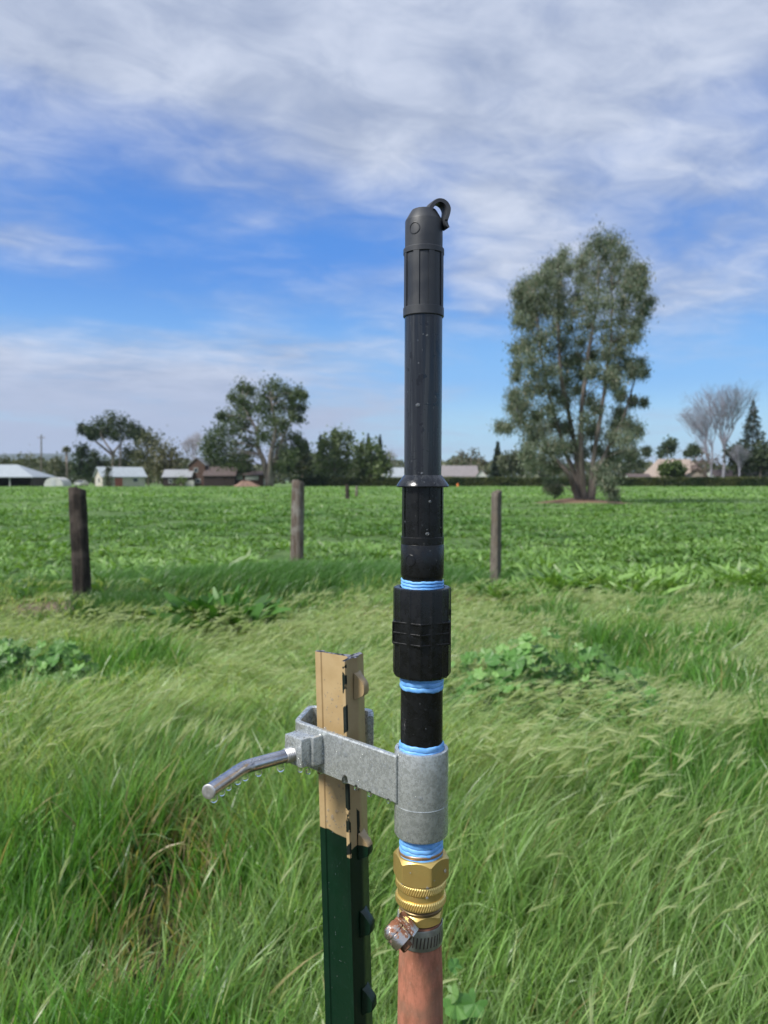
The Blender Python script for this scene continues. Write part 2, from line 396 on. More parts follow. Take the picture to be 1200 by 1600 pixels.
def sward(x, y, kind):
    n = len(x)
    # blades grow in tufts: pull every blade to the nearest of its neighbours' tuft centres
    nt_ = max(8, n // 26); cxs, cys = x[:nt_].copy(), y[:nt_].copy(); trnd = rs.rand(nt_, 5)
    order = np.argsort(cys); own = order[np.clip((np.searchsorted(cys[order], y) + rs.randint(-0, 1, n)), 0, nt_ - 1)]
    own = rs.randint(0, nt_, n)
    sg = .022 + .03 * trnd[own, 0]; ox_ = rs.randn(n) * sg; oy_ = rs.randn(n) * sg
    lone = rs.rand(n) < .35
    x = np.where(lone, x, cxs[own] + ox_); y = np.where(lone, y, cys[own] + oy_); out_az = np.arctan2(oy_, ox_)
    tcol = trnd[own, 1]; ttall = trnd[own, 2]; taz = trnd[own, 3] * 6.283
    pl = pale(x, y)
    b = bare(x, y); keep = rs.rand(n) > b * .93
    keep &= y < EDGE(x)
    for (qx, qy, qr) in CLEAR: keep &= (np.hypot(x - qx, (y - qy) * 1.3) > qr * (.75 + .3 * rs.rand(n))) | (rs.rand(n) < (.28 if qr > .3 else .1))
    x, y, pl, out_az, tcol, ttall, taz, lone = [q[keep] for q in (x, y, pl, out_az, tcol, ttall, taz, lone)]; n = len(x)
    z = height(x, y)
    wf = fbm(x, y, 1.1, 33); wf2 = fbm(x, y, .45, 41)
    tall = (.10 + .38 * fbm(x, y, .8, 14) + .04 * pl) * (.75 + .5 * ttall)
    tall = tall * (1 - .25 * sstep(y, 3.2, 4.6) - .3 * sstep(y, 5.5, 8.5) - .22 * sstep(y, 5.8, 6.8) * (x < -.5))
    wind = (.10 + .80 * pl) * (.3 + 1.0 * wf) * (1 - .55 * near_(y))                 # how far it is laid over
    az = -.25 + (wf - .5) * 4.2 + (wf2 - .5) * 2.4 + rs.randn(n) * (.95 - .5 * pl)
    az = az + (taz - 3.14) * (.16 + .10 * (1 - pl))
    rnd = (rs.rand(n) < (.25 + .5 * (1 - pl))) & ~lone; az = np.where(rnd, out_az + rs.randn(n) * .4, az)
    rnd2 = rs.rand(n) < (.30 * (1 - pl) + .08); az = np.where(rnd2, rs.rand(n) * 6.28, az)
    L = tall * (.62 + .65 * rs.rand(n)) * (1.10 - .36 * near_(y)) * (1 - .5 * np.clip(bare_wide(x, y), 0, 1))
    th0 = np.abs(rs.randn(n)) * .14 + wind * .35
    bd = rs.rand(n) ** 1.5 * .9 + wind * 1.25 * (1 - .35 * near_(y)) + .08
    flop = rs.rand(n) < .08; bd = np.where(flop, bd + 1.3, bd)
    sc = np.maximum(1, (y / 2.0)) ** .55
    wd = (.0036 + .0062 * rs.rand(n) ** 2.0) * (1 - .45 * pl) * sc
    wide = rs.rand(n) < .10; wd = np.where(wide, wd * 1.6, wd)
    hue = rs.rand(n)
    g = lerp3((.030, .120, .016), (.165, .350, .070), np.clip(hue * .35 + .45 * tcol + .3 * fbm(x, y, .6, 51) - .05, 0, 1))
    blue = lerp3((.08, .19, .065), (.20, .33, .13), rs.rand(n))
    c = np.where((rs.rand(n) < .16)[:, None], blue, g)
    yel = lerp3((.22, .32, .09), (.34, .40, .17), rs.rand(n))
    c = np.where((rs.rand(n) < .05 + .10 * pl)[:, None], yel, c)
    silver = lerp3((.28, .40, .17), (.52, .63, .35), rs.rand(n))
    c = c * (1 - .72 * pl[:, None]) + silver * .72 * pl[:, None]
    dry = rs.rand(n) < (.012 + .35 * np.clip(bare(x, y) * 2, 0, 1)); c = np.where(dry[:, None], lerp3((.24, .19, .09), (.38, .33, .19), rs.rand(n)), c)
    c = c * (.62 + .75 * rs.rand(n) ** 1.2 + .25 * (tcol - .5))[:, None]
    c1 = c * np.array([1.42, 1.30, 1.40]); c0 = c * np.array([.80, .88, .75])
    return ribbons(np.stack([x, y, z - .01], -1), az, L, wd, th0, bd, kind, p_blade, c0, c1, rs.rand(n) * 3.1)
for (y0, y1, dn, sg) in ((.95, 2.6, lambda q: 8800, 5), (2.6, 5, lambda q: 9000 * (2.6 / q) ** 1.15, 4), (5, 10.8, lambda q: 4200 * (5 / q) ** 1.1, 3)):
    x, y = scatter(y0, y1, dn, rs); acc.add(*sward(x, y, sg))
# barley-like seed heads: spike of overlapping scales with awns
def heads(x, y, sizef):
    n = len(x); z = height(x, y); pl = pale(x, y)
    wf = fbm(x, y, 1.1, 33); az = -.25 + (wf - .5) * 4.2 + rs.randn(n) * .45
    top = .22 + .20 * fbm(x, y, .9, 14) + .05 * rs.rand(n); lean = .15 + pl * .7 * (.5 + rs.rand(n))
    bx = x; by = y; top = top * 0 + (.10 + .38 * fbm(x, y, .8, 14)) * .95 * (1 - .25 * sstep(y, 3.2, 4.6) - .3 * sstep(y, 5.5, 8.5)) + .03 * rs.rand(n)
    L = top / np.cos(np.minimum(lean, 1.0)) * 1.0
    stem = ribbons(np.stack([bx, by, z], -1), az, L, np.full(n, .0016) * sizef, lean * .5, lean * .8, 3, lambda t: t * 0 + 1, lerp3((.09, .15, .04), (.16, .2, .07), rs.rand(n)), lerp3((.2, .24, .08), (.3, .3, .12), rs.rand(n)), rs.rand(n) * 3)
    acc.add(*stem)
    th = lean * .5 + lean * .8
    ht = L / 3
    tx = x * 0; tz = z * 0
    for k in range(3):
        a = lean * .5 + lean * .8 * (k + .5) / 3; tx = tx + np.sin(a) * ht; tz = tz + np.cos(a) * ht
    tip = np.stack([x + tx * np.cos(az), y + tx * np.sin(az), z + tz], -1)
    c = lerp3((.30, .38, .16), (.50, .54, .33), rs.rand(n))
    hl = (.045 + .03 * rs.rand(n)) * 1.0
    for k in range(2):
        acc.add(*ribbons(tip, az, hl, np.full(n, .0075) * sizef, th, np.full(n, .5), 4, p_leaf, c * .9, c * 1.1, np.full(n, k * 1.57 + .3)))
    for k in range(7):
        f = (k / 7.0)
        b2 = tip + np.stack([np.sin(th + .25 * f) * np.cos(az), np.sin(th + .25 * f) * np.sin(az), np.cos(th + .25 * f)], -1) * (hl * f)[:, None]
        acc.add(*ribbons(b2, az + rs.randn(n) * .35, hl * (.9 + .5 * rs.rand(n)), np.full(n, .0011) * sizef, th + rs.randn(n) * .22, np.full(n, .35), 2, p_blade, c * 1.05, c * 1.25, rs.rand(n) * 3))
for (y0, y1, dn, sf) in ((1.2, 2.6, 70, 1.0), (2.6, 5, 330, 1.35), (5, 8.8, 170, 2.0)):
    x, y = scatter(y0, y1, lambda q: dn, rs); k = (rs.rand(len(x)) < .08 + .92 * pale(x, y)) & (bare(x, y) < .3) & (y < EDGE(x) - .1)
    heads(x[k], y[k], sf)
grass = tag(acc.build('grass', m_grass), 'long wind-combed meadow grass with pale seed heads filling the foreground', None, None, 'stuff')

# leafy weed cover of the field
def clumps(x, y, nl, Lf, wf_, acc2, spread=.12, up=.5, bright=None, seed=1):
    n = len(x); z = height(x, y)
    big = (.35 + 1.25 * fbm(x, y, 1.1, 61)) * (.8 + .4 * rs.rand(n))
    hue = np.clip(fbm(x, y, 1.7, 71) * 1.1 + fbm(x, y, 9, 72) * .7 - .42 + rs.randn(n) * .2, 0, 1)
    if bright is not None: hue = np.clip(hue + bright, 0, 1)
    cc = lerp3((.066, .160, .030), (.205, .345, .092), hue)
    for k in range(nl):
        az = rs.rand(n) * 6.283; r = spread * np.sqrt(rs.rand(n)) * big
        b = np.stack([x + r * np.cos(az), y + r * np.sin(az), z - .01 + r * 0], -1)
        L = Lf * (big + .25 * sstep(y, 60, 20)) * (.55 + .75 * rs.rand(n)); wdt = wf_ * big * (.6 + .7 * rs.rand(n))
        th0 = .15 + (1 - up) * .9 * rs.rand(n) + r / spread * .3; bd = .5 + 1.1 * rs.rand(n)
        c = cc * (.75 + .5 * rs.rand(n))[:, None]
        pz = rs.rand(n) < .05; c = np.where(pz[:, None], lerp3((.20, .30, .12), (.30, .38, .20), rs.rand(n)), c)
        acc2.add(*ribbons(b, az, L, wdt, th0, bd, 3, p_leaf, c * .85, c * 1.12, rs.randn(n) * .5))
acc = Acc()
def fieldpts(y0, y1, dens, margin=.8):
    x, y = scatter(y0, y1, dens, rs, margin)
    k = (y > EDGE(x) - .15) & (bare(x, y) < .35)
    k &= (np.hypot(x - 1.45, (y - 9.5) * .7) > .4) & (np.hypot(x + 1.44, (y - 12.3) * .7) > .4)
    k &= (np.hypot(x - TREE[0], (y - TREE[1]) * .6) > 2.4)
    k &= rs.rand(len(x)) < .08 + 1.1 * sstep(fbm(x, y, 1.0, 81) + .5 * (fbm(x, y, 5, 83) - .5), .34, .58)
    return x[k], y[k]
x, y = fieldpts(7.6, 14, lambda q: 60); clumps(x, y, 15, .135, .033, acc, .12, .55)
x, y = fieldpts(14, 28, lambda q: 30 * (14 / q) ** .7); clumps(x, y, 12, .13, .04, acc, .2, .5)
x, y = fieldpts(28, 60, lambda q: 6.5 * (28 / q) ** 1.1, 2); clumps(x, y, 10, .16, .07, acc, .35, .45)
x, y = fieldpts(60, 176, lambda q: 1.3 * (60 / q) ** 1.3, 4); clumps(x, y, 7, .26, .15, acc, .8, .35, .15)
# ranker patch with bigger leaves along the old fence line on the right
n = 420; x = rs.rand(n) * 6.5 + 1.2; y = 9.4 + rs.randn(n) * .45 + .1 * (x - 3); k = (x < y * .56) & (np.hypot(x - 1.45, y - 9.5) > .45)
clumps(x[k], y[k], 18, .27, .05, acc, .13, .75, .35)
n = 160; x = -rs.rand(n) * 2.0 - 2.0; y = 10.5 + rs.randn(n) * .8; clumps(x, y, 14, .24, .05, acc, .15, .6, .1)
field = tag(acc.build('weeds', m_weed), 'low leafy green weeds covering the field beyond the posts', None, None, 'stuff')

# fine dark grass on the bank between left and middle post
acc = Acc()
n = 16000; x = -1.3 + rs.randn(n) * 1.15; y = 9.3 + rs.randn(n) * .45 + .12 * (x + 1.2)
c = lerp3((.045, .125, .026), (.12, .24, .075), rs.rand(n))
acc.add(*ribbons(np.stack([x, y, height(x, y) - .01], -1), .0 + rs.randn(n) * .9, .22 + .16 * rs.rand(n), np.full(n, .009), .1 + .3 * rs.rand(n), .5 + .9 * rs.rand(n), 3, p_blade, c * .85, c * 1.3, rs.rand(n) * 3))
n = 5000; x = -2.45 + rs.randn(n) * .22; y = 7.35 + rs.randn(n) * .2
c = lerp3((.035, .10, .018), (.085, .18, .05), rs.rand(n))
acc.add(*ribbons(np.stack([x, y, height(x, y) - .01], -1), rs.rand(n) * 6.28, .2 + .16 * rs.rand(n), np.full(n, .008), .1 + .3 * rs.rand(n), .4 + .7 * rs.rand(n), 3, p_blade, c * .85, c * 1.3, rs.rand(n) * 3))
tag(acc.build('tussock_grass', m_grass), 'fine dark green grass on the low bank by the wooden posts', None, None, 'stuff')

# ------------------------------------------------------------------ single broad-leaved plants
m_stem = noisy('green stems', (.09, .15, .04), (.14, .2, .06), 30, .5)
def mallow(px, d, w_, h_, nleaf, size, label, seed, lift=0.0, dd=.5):
    r = random.Random(seed); c = G(px, d); c.z = gz(c.x, c.y)
    root = thing('mallow_plant', c, label, 'plant', 'mallow plants in the grass' )
    V = []; Fc = []; C = []; sm = MB()
    for k in range(nleaf):
        a = r.random() * 6.283; q = r.random() ** .62 * (1 + .28 * math.sin(3 * a + seed) * r.random()); ex = math.cos(a) * q; ey = math.sin(a) * q
        top = max(.12, (1 - .62 * q * q) * h_ * (.50 + .50 * r.random()) * (.8 + .35 * math.sin(a * 2 + seed))) + lift
        ctr = c + Vector((ex * w_ / 2, ey * w_ / 2 * dd, top))
        nrm = Vector((ex * .8 + r.gauss(0, .4) - .1, ey * .5 - .75 + r.gauss(0, .3), .9)).normalized()
        s = size * (.55 + .6 * r.random())
        M = nrm.to_track_quat('Z', 'Y').to_matrix() @ Matrix.Rotation(r.random() * 6.283, 3, 'Z')
        b = len(V); nseg = 20
        bright = .65 + .6 * r.random(); colr = np.array(r.choice([(.12, .26, .062), (.085, .20, .048), (.18, .33, .095)])) * bright
        V.append(ctr - nrm * s * .10); C.append(colr * 1.05)
        for j in range(nseg):
            th = -2.75 + 5.5 * j / (nseg - 1)
            lob = abs(math.cos(th * 2.5 * 5.5 / 5.5)) ** .5
            rr = s * (.70 + .30 * lob) * (.5 if j in (0, nseg - 1) else 1)
            zc = s * (.10 * math.cos(th * 5) - .05)
            V.append(ctr + M @ Vector((rr * math.cos(th), rr * math.sin(th), zc))); C.append(colr * (.95 + .1 * r.random()))
        for j in range(nseg - 1): Fc.append((b, b + 1 + j, b + 2 + j))
        if k % 2 == 0:
            foot = c + Vector((ex * w_ * .18, ey * w_ * .1, 0))
            sm.tube([foot, foot.lerp(ctr, .55) + Vector((0, 0, h_ * .12)), ctr - nrm * s * .1], [.0022, .0018, .0014], 4, False)
    b = len(V); V += sm.V; Fc += [tuple(i + b for i in f) for f in sm.F]; C += [np.array((.10, .17, .05))] * len(sm.V)
    mk('foliage', [tuple(v) for v in V], Fc, m_weed, root, np.array(C))
    return root
mallow(865, 3.72, 1.12, .55, 560, .044, 'large bright green round-leaved mallow clump in pale grass right of the black riser', 1)
mallow(755, 3.95, .7, .44, 190, .043, 'mallow clump close behind the riser, left of the largest mallow', 8)
mallow(990, 3.55, .42, .36, 90, .043, 'small mallow spilling out at the right end of the largest clump', 9)
mallow(50, 4.5, .85, .44, 220, .046, 'round-leaved mallow clump in grass near the left edge, in front of the dark post', 2)
mallow(-8, 4.8, .5, .44, 90, .05, 'bright mallow cut off by the left edge of the view', 3)
mallow(715, 1.62, .16, .33, 9, .034, 'few broad mallow leaves in grass just right of the brass fitting', 4, .02)

def dock(px, d, R, hh, nleaf, label, seed, wl=.055):
    r = np.random.RandomState(seed); c = G(px, d); c.z = gz(c.x, c.y)
    root = thing('dock_plant', c, label, 'plant')
    a = Acc(); n = nleaf; az = r.rand(n) * 6.283; q = r.rand(n)
    spx = r.randn(n) * .13; spy = r.randn(n) * .09; base = np.stack([c.x + spx, c.y + spy, np.full(n, c.z)], -1); az = np.where(r.rand(n) < .6, np.arctan2(spy, spx), az)
    L = hh * (.75 + .5 * r.rand(n)) * (1 + .25 * q); th0 = .08 + q * .95; bd = .25 + q * .9
    cc = lerp3((.032, .105, .016), (.09, .215, .04), r.rand(n)); lo = (q > .7) & (r.rand(n) < .5)
    cc = np.where(lo[:, None], lerp3((.16, .26, .10), (.26, .36, .18), r.rand(n)), cc)
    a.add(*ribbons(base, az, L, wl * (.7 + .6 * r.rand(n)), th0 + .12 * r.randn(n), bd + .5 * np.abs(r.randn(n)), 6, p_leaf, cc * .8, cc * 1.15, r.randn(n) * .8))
    a.build('foliage', m_weed, root)
dock(347, 6.7, .4, .37, 220, 'large rosette of upright dark green dock leaves between the left and middle posts', 5, .10)
dock(312, 6.75, .3, .34, 70, 'low spreading dock with pale leaves at the foot of the large rosette', 6, .07)

# ------------------------------------------------------------------ wooden fence posts
def wood(name, a, b, streak):
    m, t, p = mat(name, a, .85, 0, .2); co = objco(t)
    mp = t.new('ShaderNodeMapping'); mp.inputs['Scale'].default_value = (14, 14, 1.3); t.put(mp.inputs[0], co)
    n = t.noise(mp.outputs[0], 3.0, 6, .65); n2 = t.noise(co, 4.0, 3, .5); n3 = t.noise(mp.outputs[0], 9, 4, .7)
    c = t.mix(t.ramp(n, .36, .64), a, b); c = t.mix(t.ramp(n2, .50, .62, 0, .7), c, streak)
    c = t.mix(t.ramp(n3, .60, .66, 0, .8), c, (.012, .010, .009))
    t.put(p.inputs['Base Color'], c); bump(t, p, t.math('ADD', n, n3), .9, .02); return m
mw_dark = wood('tarred wood', (.020, .017, .015), (.062, .050, .042), (.11, .09, .075))
mw_red = wood('weathered red brown wood', (.10, .070, .052), (.21, .185, .16), (.28, .265, .24))
mw_grey = wood('grey weathered wood', (.12, .10, .085), (.22, .195, .16), (.16, .13, .10))
m_white = noisy('white paint', (.72, .71, .68), (.82, .82, .80), 12, .6)
def wpost(pxt, pyt, pxb, d, wpx, m, label, knots=0, seed=0, square=False):
    r = random.Random(seed); b = G(pxb, d); b.z = gz(b.x, b.y) - .02; top = P(pxt, pyt, d + .05); R = wpx / 2 / F * d
    axis_ = (top - b); h = axis_.length; q = axis_.normalized().to_track_quat('Z', 'Y').to_matrix().to_4x4(); M = Matrix.Translation(b) @ q
    root = thing('fence_post', b, label, 'fence post', 'old wooden fence posts standing in the field')
    ph = [r.random() * 6.28 for _ in range(6)]
    def fr(th, rr, z):
        k = 1 + .05 * math.sin(3 * th + ph[0] + z * 1.5) + .03 * math.sin(7 * th + ph[1]) + .02 * math.sin(13 * th + z * 9 + ph[2])
        if square: k *= .95 / max(abs(math.cos(th + .5)), abs(math.sin(th + .5))) ** .8
        return rr * k, z + (.02 * math.sin(th + ph[3]) * (1 if z > h * .97 else 0))
    pr = [(R * 1.04, -.35)] + [(R * (1.04 - .08 * i / 14 + .015 * r.uniform(-1, 1)), h * i / 14) for i in range(14)] + [(R * .97, h * .992), (R * .86, h), (.001, h * 1.004)]
    s = MB(); s.lathe(pr, 36, M, 0, fr); s.build('shaft', m, root, smooth=True, angle=50)
    for (zf, sx) in ([(knots, .35)] if knots else []):
        k = MB(); pos = M @ Vector((-R * .25, -R * .98, h * zf)); k.box(pos, (.022, .03, .045), q, 0, .006); k.build('insulator', m_white, root)
    return root
wpost(121.5, 764, 127, 7.75, 27, mw_dark, 'dark tarred wooden post leaning slightly, leftmost of the posts', .22, 1)
wpost(466, 752, 464, 12.2, 20, mw_red, 'tall reddish grey wooden post in the field left of the black riser', 0, 2)
wpost(775.5, 768, 775, 9.55, 14.5, mw_grey, 'thin grey wooden post to the right of the black riser', .12, 3, True)
wpost(542.5, 757, 543, 58, 6.5, mw_dark, 'small distant dark post far out in the field, the left of the close pair', 0, 4)
wpost(557.5, 760, 557, 62, 4.0, mw_red, 'small distant thin post far out in the field, the right of the close pair', 0, 5)

# ------------------------------------------------------------------ trees
m_leaf = leafmat('tree leaves', .22, .5, .35, (1.15, 1.3, .6))
m_bark = noisy('grey brown bark', (.13, .10, .08), (.30, .25, .21), 1.2, .9, stretch=(1, 1, .25), bs=.5, bd=.05)
m_barkp = noisy('pale gum bark', (.10, .082, .07), (.24, .205, .18), .9, .85, stretch=(1, 1, .3), bs=.4, bd=.05)
m_barkb = noisy('bare twig bark', (.25, .22, .225), (.38, .34, .345), 1.0, .9)
def leafcloud(C, Rr, n, size, asp, droop, cols, rs, flat=1.0, jit=.25):
    """leaf quads through ellipsoidal clumps: C kx3, Rr kx3"""
    K = len(C); idx = np.repeat(np.arange(K), (n * (.55 + .75 * rs.rand(K))).astype(int)); m = len(idx)
    dv = rs.randn(m, 3); dv /= np.linalg.norm(dv, axis=1)[:, None]; rr = rs.rand(m) ** .42
    pos = C[idx] + dv * rr[:, None] * Rr[idx] * (1 + jit * rs.randn(m))[:, None]
    a = rs.randn(m, 3); a /= np.linalg.norm(a, axis=1)[:, None]
    a = a * (1 - droop) + np.array([0, 0, -1.0]) * droop; a /= np.linalg.norm(a, axis=1)[:, None]
    b = np.cross(a, rs.randn(m, 3)); b /= np.linalg.norm(b, axis=1)[:, None]
    s = size * (.6 + .8 * rs.rand(m))[:, None]
    V = np.stack([pos - a * s * .5, pos + b * s * asp * .5, pos + a * s * .5, pos - b * s * asp * .5], 1).reshape(-1, 3)
    Fq = np.arange(m * 4).reshape(m, 4)
    cb = rs.rand(K)[idx] * .5 + rs.rand(m) * .5
    c = np.asarray(cols[0])[None] * (1 - cb[:, None]) + np.asarray(cols[1])[None] * cb[:, None]
    if len(cols) > 2:
        y = rs.rand(m) < .10; c = np.where(y[:, None], np.asarray(cols[2])[None], c)
    return V, Fq, np.repeat(c, 4, axis=0)
def blobtree(name, label, d, conv, blobs, limbs, n, size, asp, droop, cols, base, bark=None, group=None, thick=.6, seed=0, tr=.3, trunk_r=(.25, .05), jit=.22, fill=1.0, twig=.035):
    """conv: (origin x, origin y, scale) of the sketch coordinates; blobs (x, y, r); limbs: polylines"""
    rs = np.random.RandomState(seed + 100); r = random.Random(seed)
    ox, oy, sc = conv; toP = lambda x, y, dy=0: P(ox + x / sc, oy + y / sc, d + dy)
    cx = sum(b[0] for b in blobs) / len(blobs); spanx = max(b[0] for b in blobs) - min(b[0] for b in blobs) + 1
    Wm = spanx / sc / F * d
    C = []; R = []
    for (x, y, q) in blobs:
        e = max(0, 1 - (2 * (x - cx) / spanx) ** 2) ** .5
        dyy = r.uniform(-1, 1) * Wm * .5 * thick * (.35 + .65 * e)
        C.append(toP(x, y, dyy)[:]); rm = q / sc / F * d; R.append((rm * fill, rm * fill, rm * fill * 1.05))
    C = np.array(C); R = np.array(R)
    root = thing(name, base, label, 'tree', group)
    V, Fq, cc = leafcloud(C, R, n, size, asp, droop, cols, rs, jit=jit)
    mk('crown', V, Fq, m_leaf, root, cc)
    s = MB(); samples = []
    for L in limbs:
        pts = [toP(x, y, (r.uniform(-.5, .5) * Wm * .25 * thick if i > 0 else 0)) for i, (x, y) in enumerate(L)]
        if L is limbs[0] or True:
            if pts[0].z < 2.0 + base[2] and pts[0].z > base[2] - .5: pts[0].z = min(pts[0].z, base[2] - .1)
        # smooth
        fine = []
        for i in range(len(pts) - 1):
            for j in range(5):
                f = j / 5; fine.append(pts[i].lerp(pts[i + 1], f) + Vector((r.gauss(0, .012), r.gauss(0, .012), 0)) * (d / 45) * (1 if i else 0))
        fine.append(pts[-1]); m = len(fine)
        rr = [trunk_r[0] * (1 - i / (m - 1)) ** .8 + trunk_r[1] * (i / (m - 1)) for i in range(m)]
        rr[0] *= 1.35
        s.tube(fine, rr, 8, True); samples += [(q, rr[i]) for i, q in enumerate(fine)]
    for c in C:
        c = Vector(c); best = None
        for q, w_ in samples:
            if q.z < c.z - .1 or best is None:
                dd = (q - c).length * (1 if q.z < c.z else 1.6)
                if best is None or dd < best[0]: best = (dd, q, w_)
        q, w_ = best[1], best[2]
        mid = q.lerp(c, .5) + Vector((0, 0, .12 * (c - q).length))
        s.tube([q, mid, c], [min(w_ * .7, twig * 2), twig, twig * .4], 5, False)
    s.build('trunk', bark or m_bark, root, smooth=True)
    return root

Z4 = (740, 340, 10 / 3)
big = [(650,130,55),(720,130,50),(600,180,50),(680,200,70),(770,190,50),(560,240,50),(640,280,70),(740,270,70),(820,290,60),(870,270,35),(560,320,50),(620,370,70),(720,350,70),(810,360,60),(870,340,40),(860,410,50),(910,440,35),(880,490,45),(780,450,60),(690,450,70),(600,460,70),(540,420,50),
(470,190,35),(450,240,40),(490,270,30),(400,260,40),(380,320,50),(330,330,40),(430,340,50),(270,360,45),(240,400,40),(300,420,50),(370,410,50),(450,410,50),(250,480,45),(240,540,40),(310,500,50),(380,480,50),(300,560,40),(450,490,50),(520,500,60),
(420,580,60),(350,630,60),(270,670,60),(220,690,35),(500,580,70),(600,560,70),(690,560,70),(780,540,60),(850,560,40),(830,620,45),(760,640,55),(680,640,50),(560,650,50),(470,660,70),(390,700,70),(300,740,65),(230,770,40),(220,830,30),(320,820,60),(400,800,50),(480,760,60),(540,740,40),(620,720,40),(690,720,45),(760,700,40),(810,760,45),(870,760,35),(890,810,25),(830,810,40),(740,790,40),(700,830,50),(620,800,40),(560,820,50),(480,850,60),(420,900,50),(350,890,50),(280,900,60),(210,930,40),(200,990,40),(260,980,50),(240,1050,50),(330,1040,50),(400,1000,50),(470,950,50),(540,900,40),(600,950,50),(640,1000,45),(580,1050,55),(620,1110,50),(560,1150,50),(740,870,40),(770,930,35),(830,960,25),(885,965,25),(760,1020,35),(740,1080,50),(800,1080,45),(850,1110,35),(720,1150,50),(800,1160,50),(760,1220,50),(830,1230,30),(900,1220,20),(700,1250,40),
(140,1090,35),(180,1100,25),(290,1100,45),(350,1120,45),(420,1080,50),(480,1100,40),(300,1180,50),(280,1230,40),(380,1190,50),(440,1200,50),(500,1200,50),(350,1260,45),(420,1290,50),(560,1225,44),(640,1215,40),(300,1290,40),(430,1420,32),(390,1400,25),(670,1330,50),(700,1390,38),(725,1440,30),(740,1480,20)]
limbs = [[(600,1485),(618,1300),(650,1100),(690,850),(720,600),(720,300)], [(560,1480),(530,1350),(470,1200),(400,950),(350,700),(320,450)], [(580,1485),(560,1250),(560,1000),(600,700),(650,400),(650,200)],
         [(545,1478),(500,1340),(440,1270),(330,1180),(240,1050)], [(570,1480),(520,1150),(450,800),(440,500),(460,260)], [(615,1480),(640,1330),(700,1200),(780,1050),(850,800)]]
bt = G(910, 45.0); bt.z = gz(bt.x, bt.y)
blobtree('eucalyptus_tree', 'tall grey-green eucalyptus with drooping leaves alone in the field on the right', 45.0, Z4, big, limbs, 1350, .17, .26, .62, [(.075, .105, .062), (.205, .245, .165), (.26, .235, .165)], bt, m_barkp, None, .8, 1, trunk_r=(.17, .03), jit=.52, twig=.016, fill=1.0)

Z2 = (280, 580, 10 / 3)
e2 = [(330,90,45),(370,100,35),(280,140,30),(330,160,45),(320,200,50),(360,200,40),(470,80,50),(510,80,45),(440,130,50),(500,140,55),(560,110,40),(620,120,35),(650,130,20),(590,150,35),(470,200,55),(540,190,40),(590,200,35),(640,190,28),(630,245,30),(590,240,30),(420,190,45),(450,270,50),(500,260,45),(540,280,35),(300,250,45),(250,240,40),(220,235,25),(340,280,50),(280,310,60),(220,310,50),(180,350,50),(150,390,40),(220,390,60),(300,380,60),(370,380,50),(440,340,45),(500,340,55),(560,340,50),(610,350,35),(640,390,35),(530,410,50),(150,430,35),(210,440,50),(290,440,60),(350,440,45),(560,440,45),(530,470,50),(590,420,40),(250,470,50),(330,480,45),(520,500,40),(570,500,35)]
DB = 175.0
def gb(px, d=DB): v = G(px, d); v.z = gz(v.x, v.y); return v
blobtree('eucalyptus_tree', 'broad rounded eucalyptus with forked pale trunk behind the field, left of centre', DB, Z2, e2, [[(470,575),(440,470),(412,400),(408,310),(330,180)], [(465,575),(478,430),(505,300),(480,150)], [(470,560),(520,400),(580,250)]], 420, .62, .5, .3, [(.042, .068, .028), (.125, .16, .07)], gb(420), m_barkp, None, .8, 2, trunk_r=(.75, .12), twig=.10, fill=1.08, jit=.35)

Z1 = (0, 580, 3.0)
blobtree('stone_pine', 'dark flat-topped umbrella pine behind the white shed', 215, Z1, [(520,225,38),(470,250,38),(570,240,42),(620,265,38),(660,290,28),(430,275,32),(385,272,26),(510,270,38),(570,280,38),(620,300,28),(645,320,24),(430,300,26),(475,290,30),(540,300,30),(670,300,18)],
         [[(530,460),(528,380),(490,330),(470,290)], [(530,440),(532,380),(565,340),(590,300)], [(535,400),(450,330),(420,300)], [(562,460),(565,360),(570,310)]], 420, .7, .5, .1, [(.022, .040, .016), (.065, .092, .036)], gb(177, 215), m_bark, None, .8, 3, trunk_r=(.38, .12), twig=.08, jit=.3)
olive = [(.06, .072, .032), (.155, .155, .08)]
def simple(name, label, px, d, conv, blobs, cols, seed, n=330, size=.75, group=None, bark=None, limbs=None):
    ox, oy, sc = conv; bx = (px - ox) * sc; by = (760 - oy) * sc
    xs_ = sum(b[0] for b in blobs) / len(blobs); ys_ = min(b[1] for b in blobs)
    lb = limbs or [[(bx, by), (bx + (xs_ - bx) * .3, by + (ys_ - by) * .4), (xs_, ys_ + 30)]]
    return blobtree(name, label, d, conv, blobs, lb, n, size, .6, .15, cols, gb(px, d), bark or m_bark, group, .7, seed, trunk_r=(.3, .08), twig=.07, fill=1.12, jit=.4)
GT = 'trees growing beyond the field'
simple('oak_tree', 'olive-brown bushy tree just right of the umbrella pine', 232, 205, Z1, [(690,320,38),(650,400,38),(700,370,55),(690,430,50),(720,450,55),(650,450,40),(730,330,40)], olive, 11, group=GT)
simple('oak_tree', 'olive-brown tree between the umbrella pine and the brown tower house', 262, 200, Z1, [(760,380,55),(800,390,50),(780,440,55),(830,420,40),(820,470,32),(750,470,45)], [(.08, .08, .04), (.175, .165, .09)], 12, group=GT)
simple('cypress_tree', 'dense dark tree standing left of the umbrella pine trunk', 128, 215, Z1, [(385,370,28),(380,400,38),(385,440,42),(390,470,40),(370,470,30)], [(.02, .04, .016), (.045, .07, .03)], 13, group=GT)
simple('oak_tree', 'low dark green tree under the umbrella pine crown on its left', 150, 225, Z1, [(440,390,26),(445,430,34),(470,460,34),(500,440,36),(420,470,32)], [(.03, .05, .02), (.075, .10, .04)], 14, group=GT)
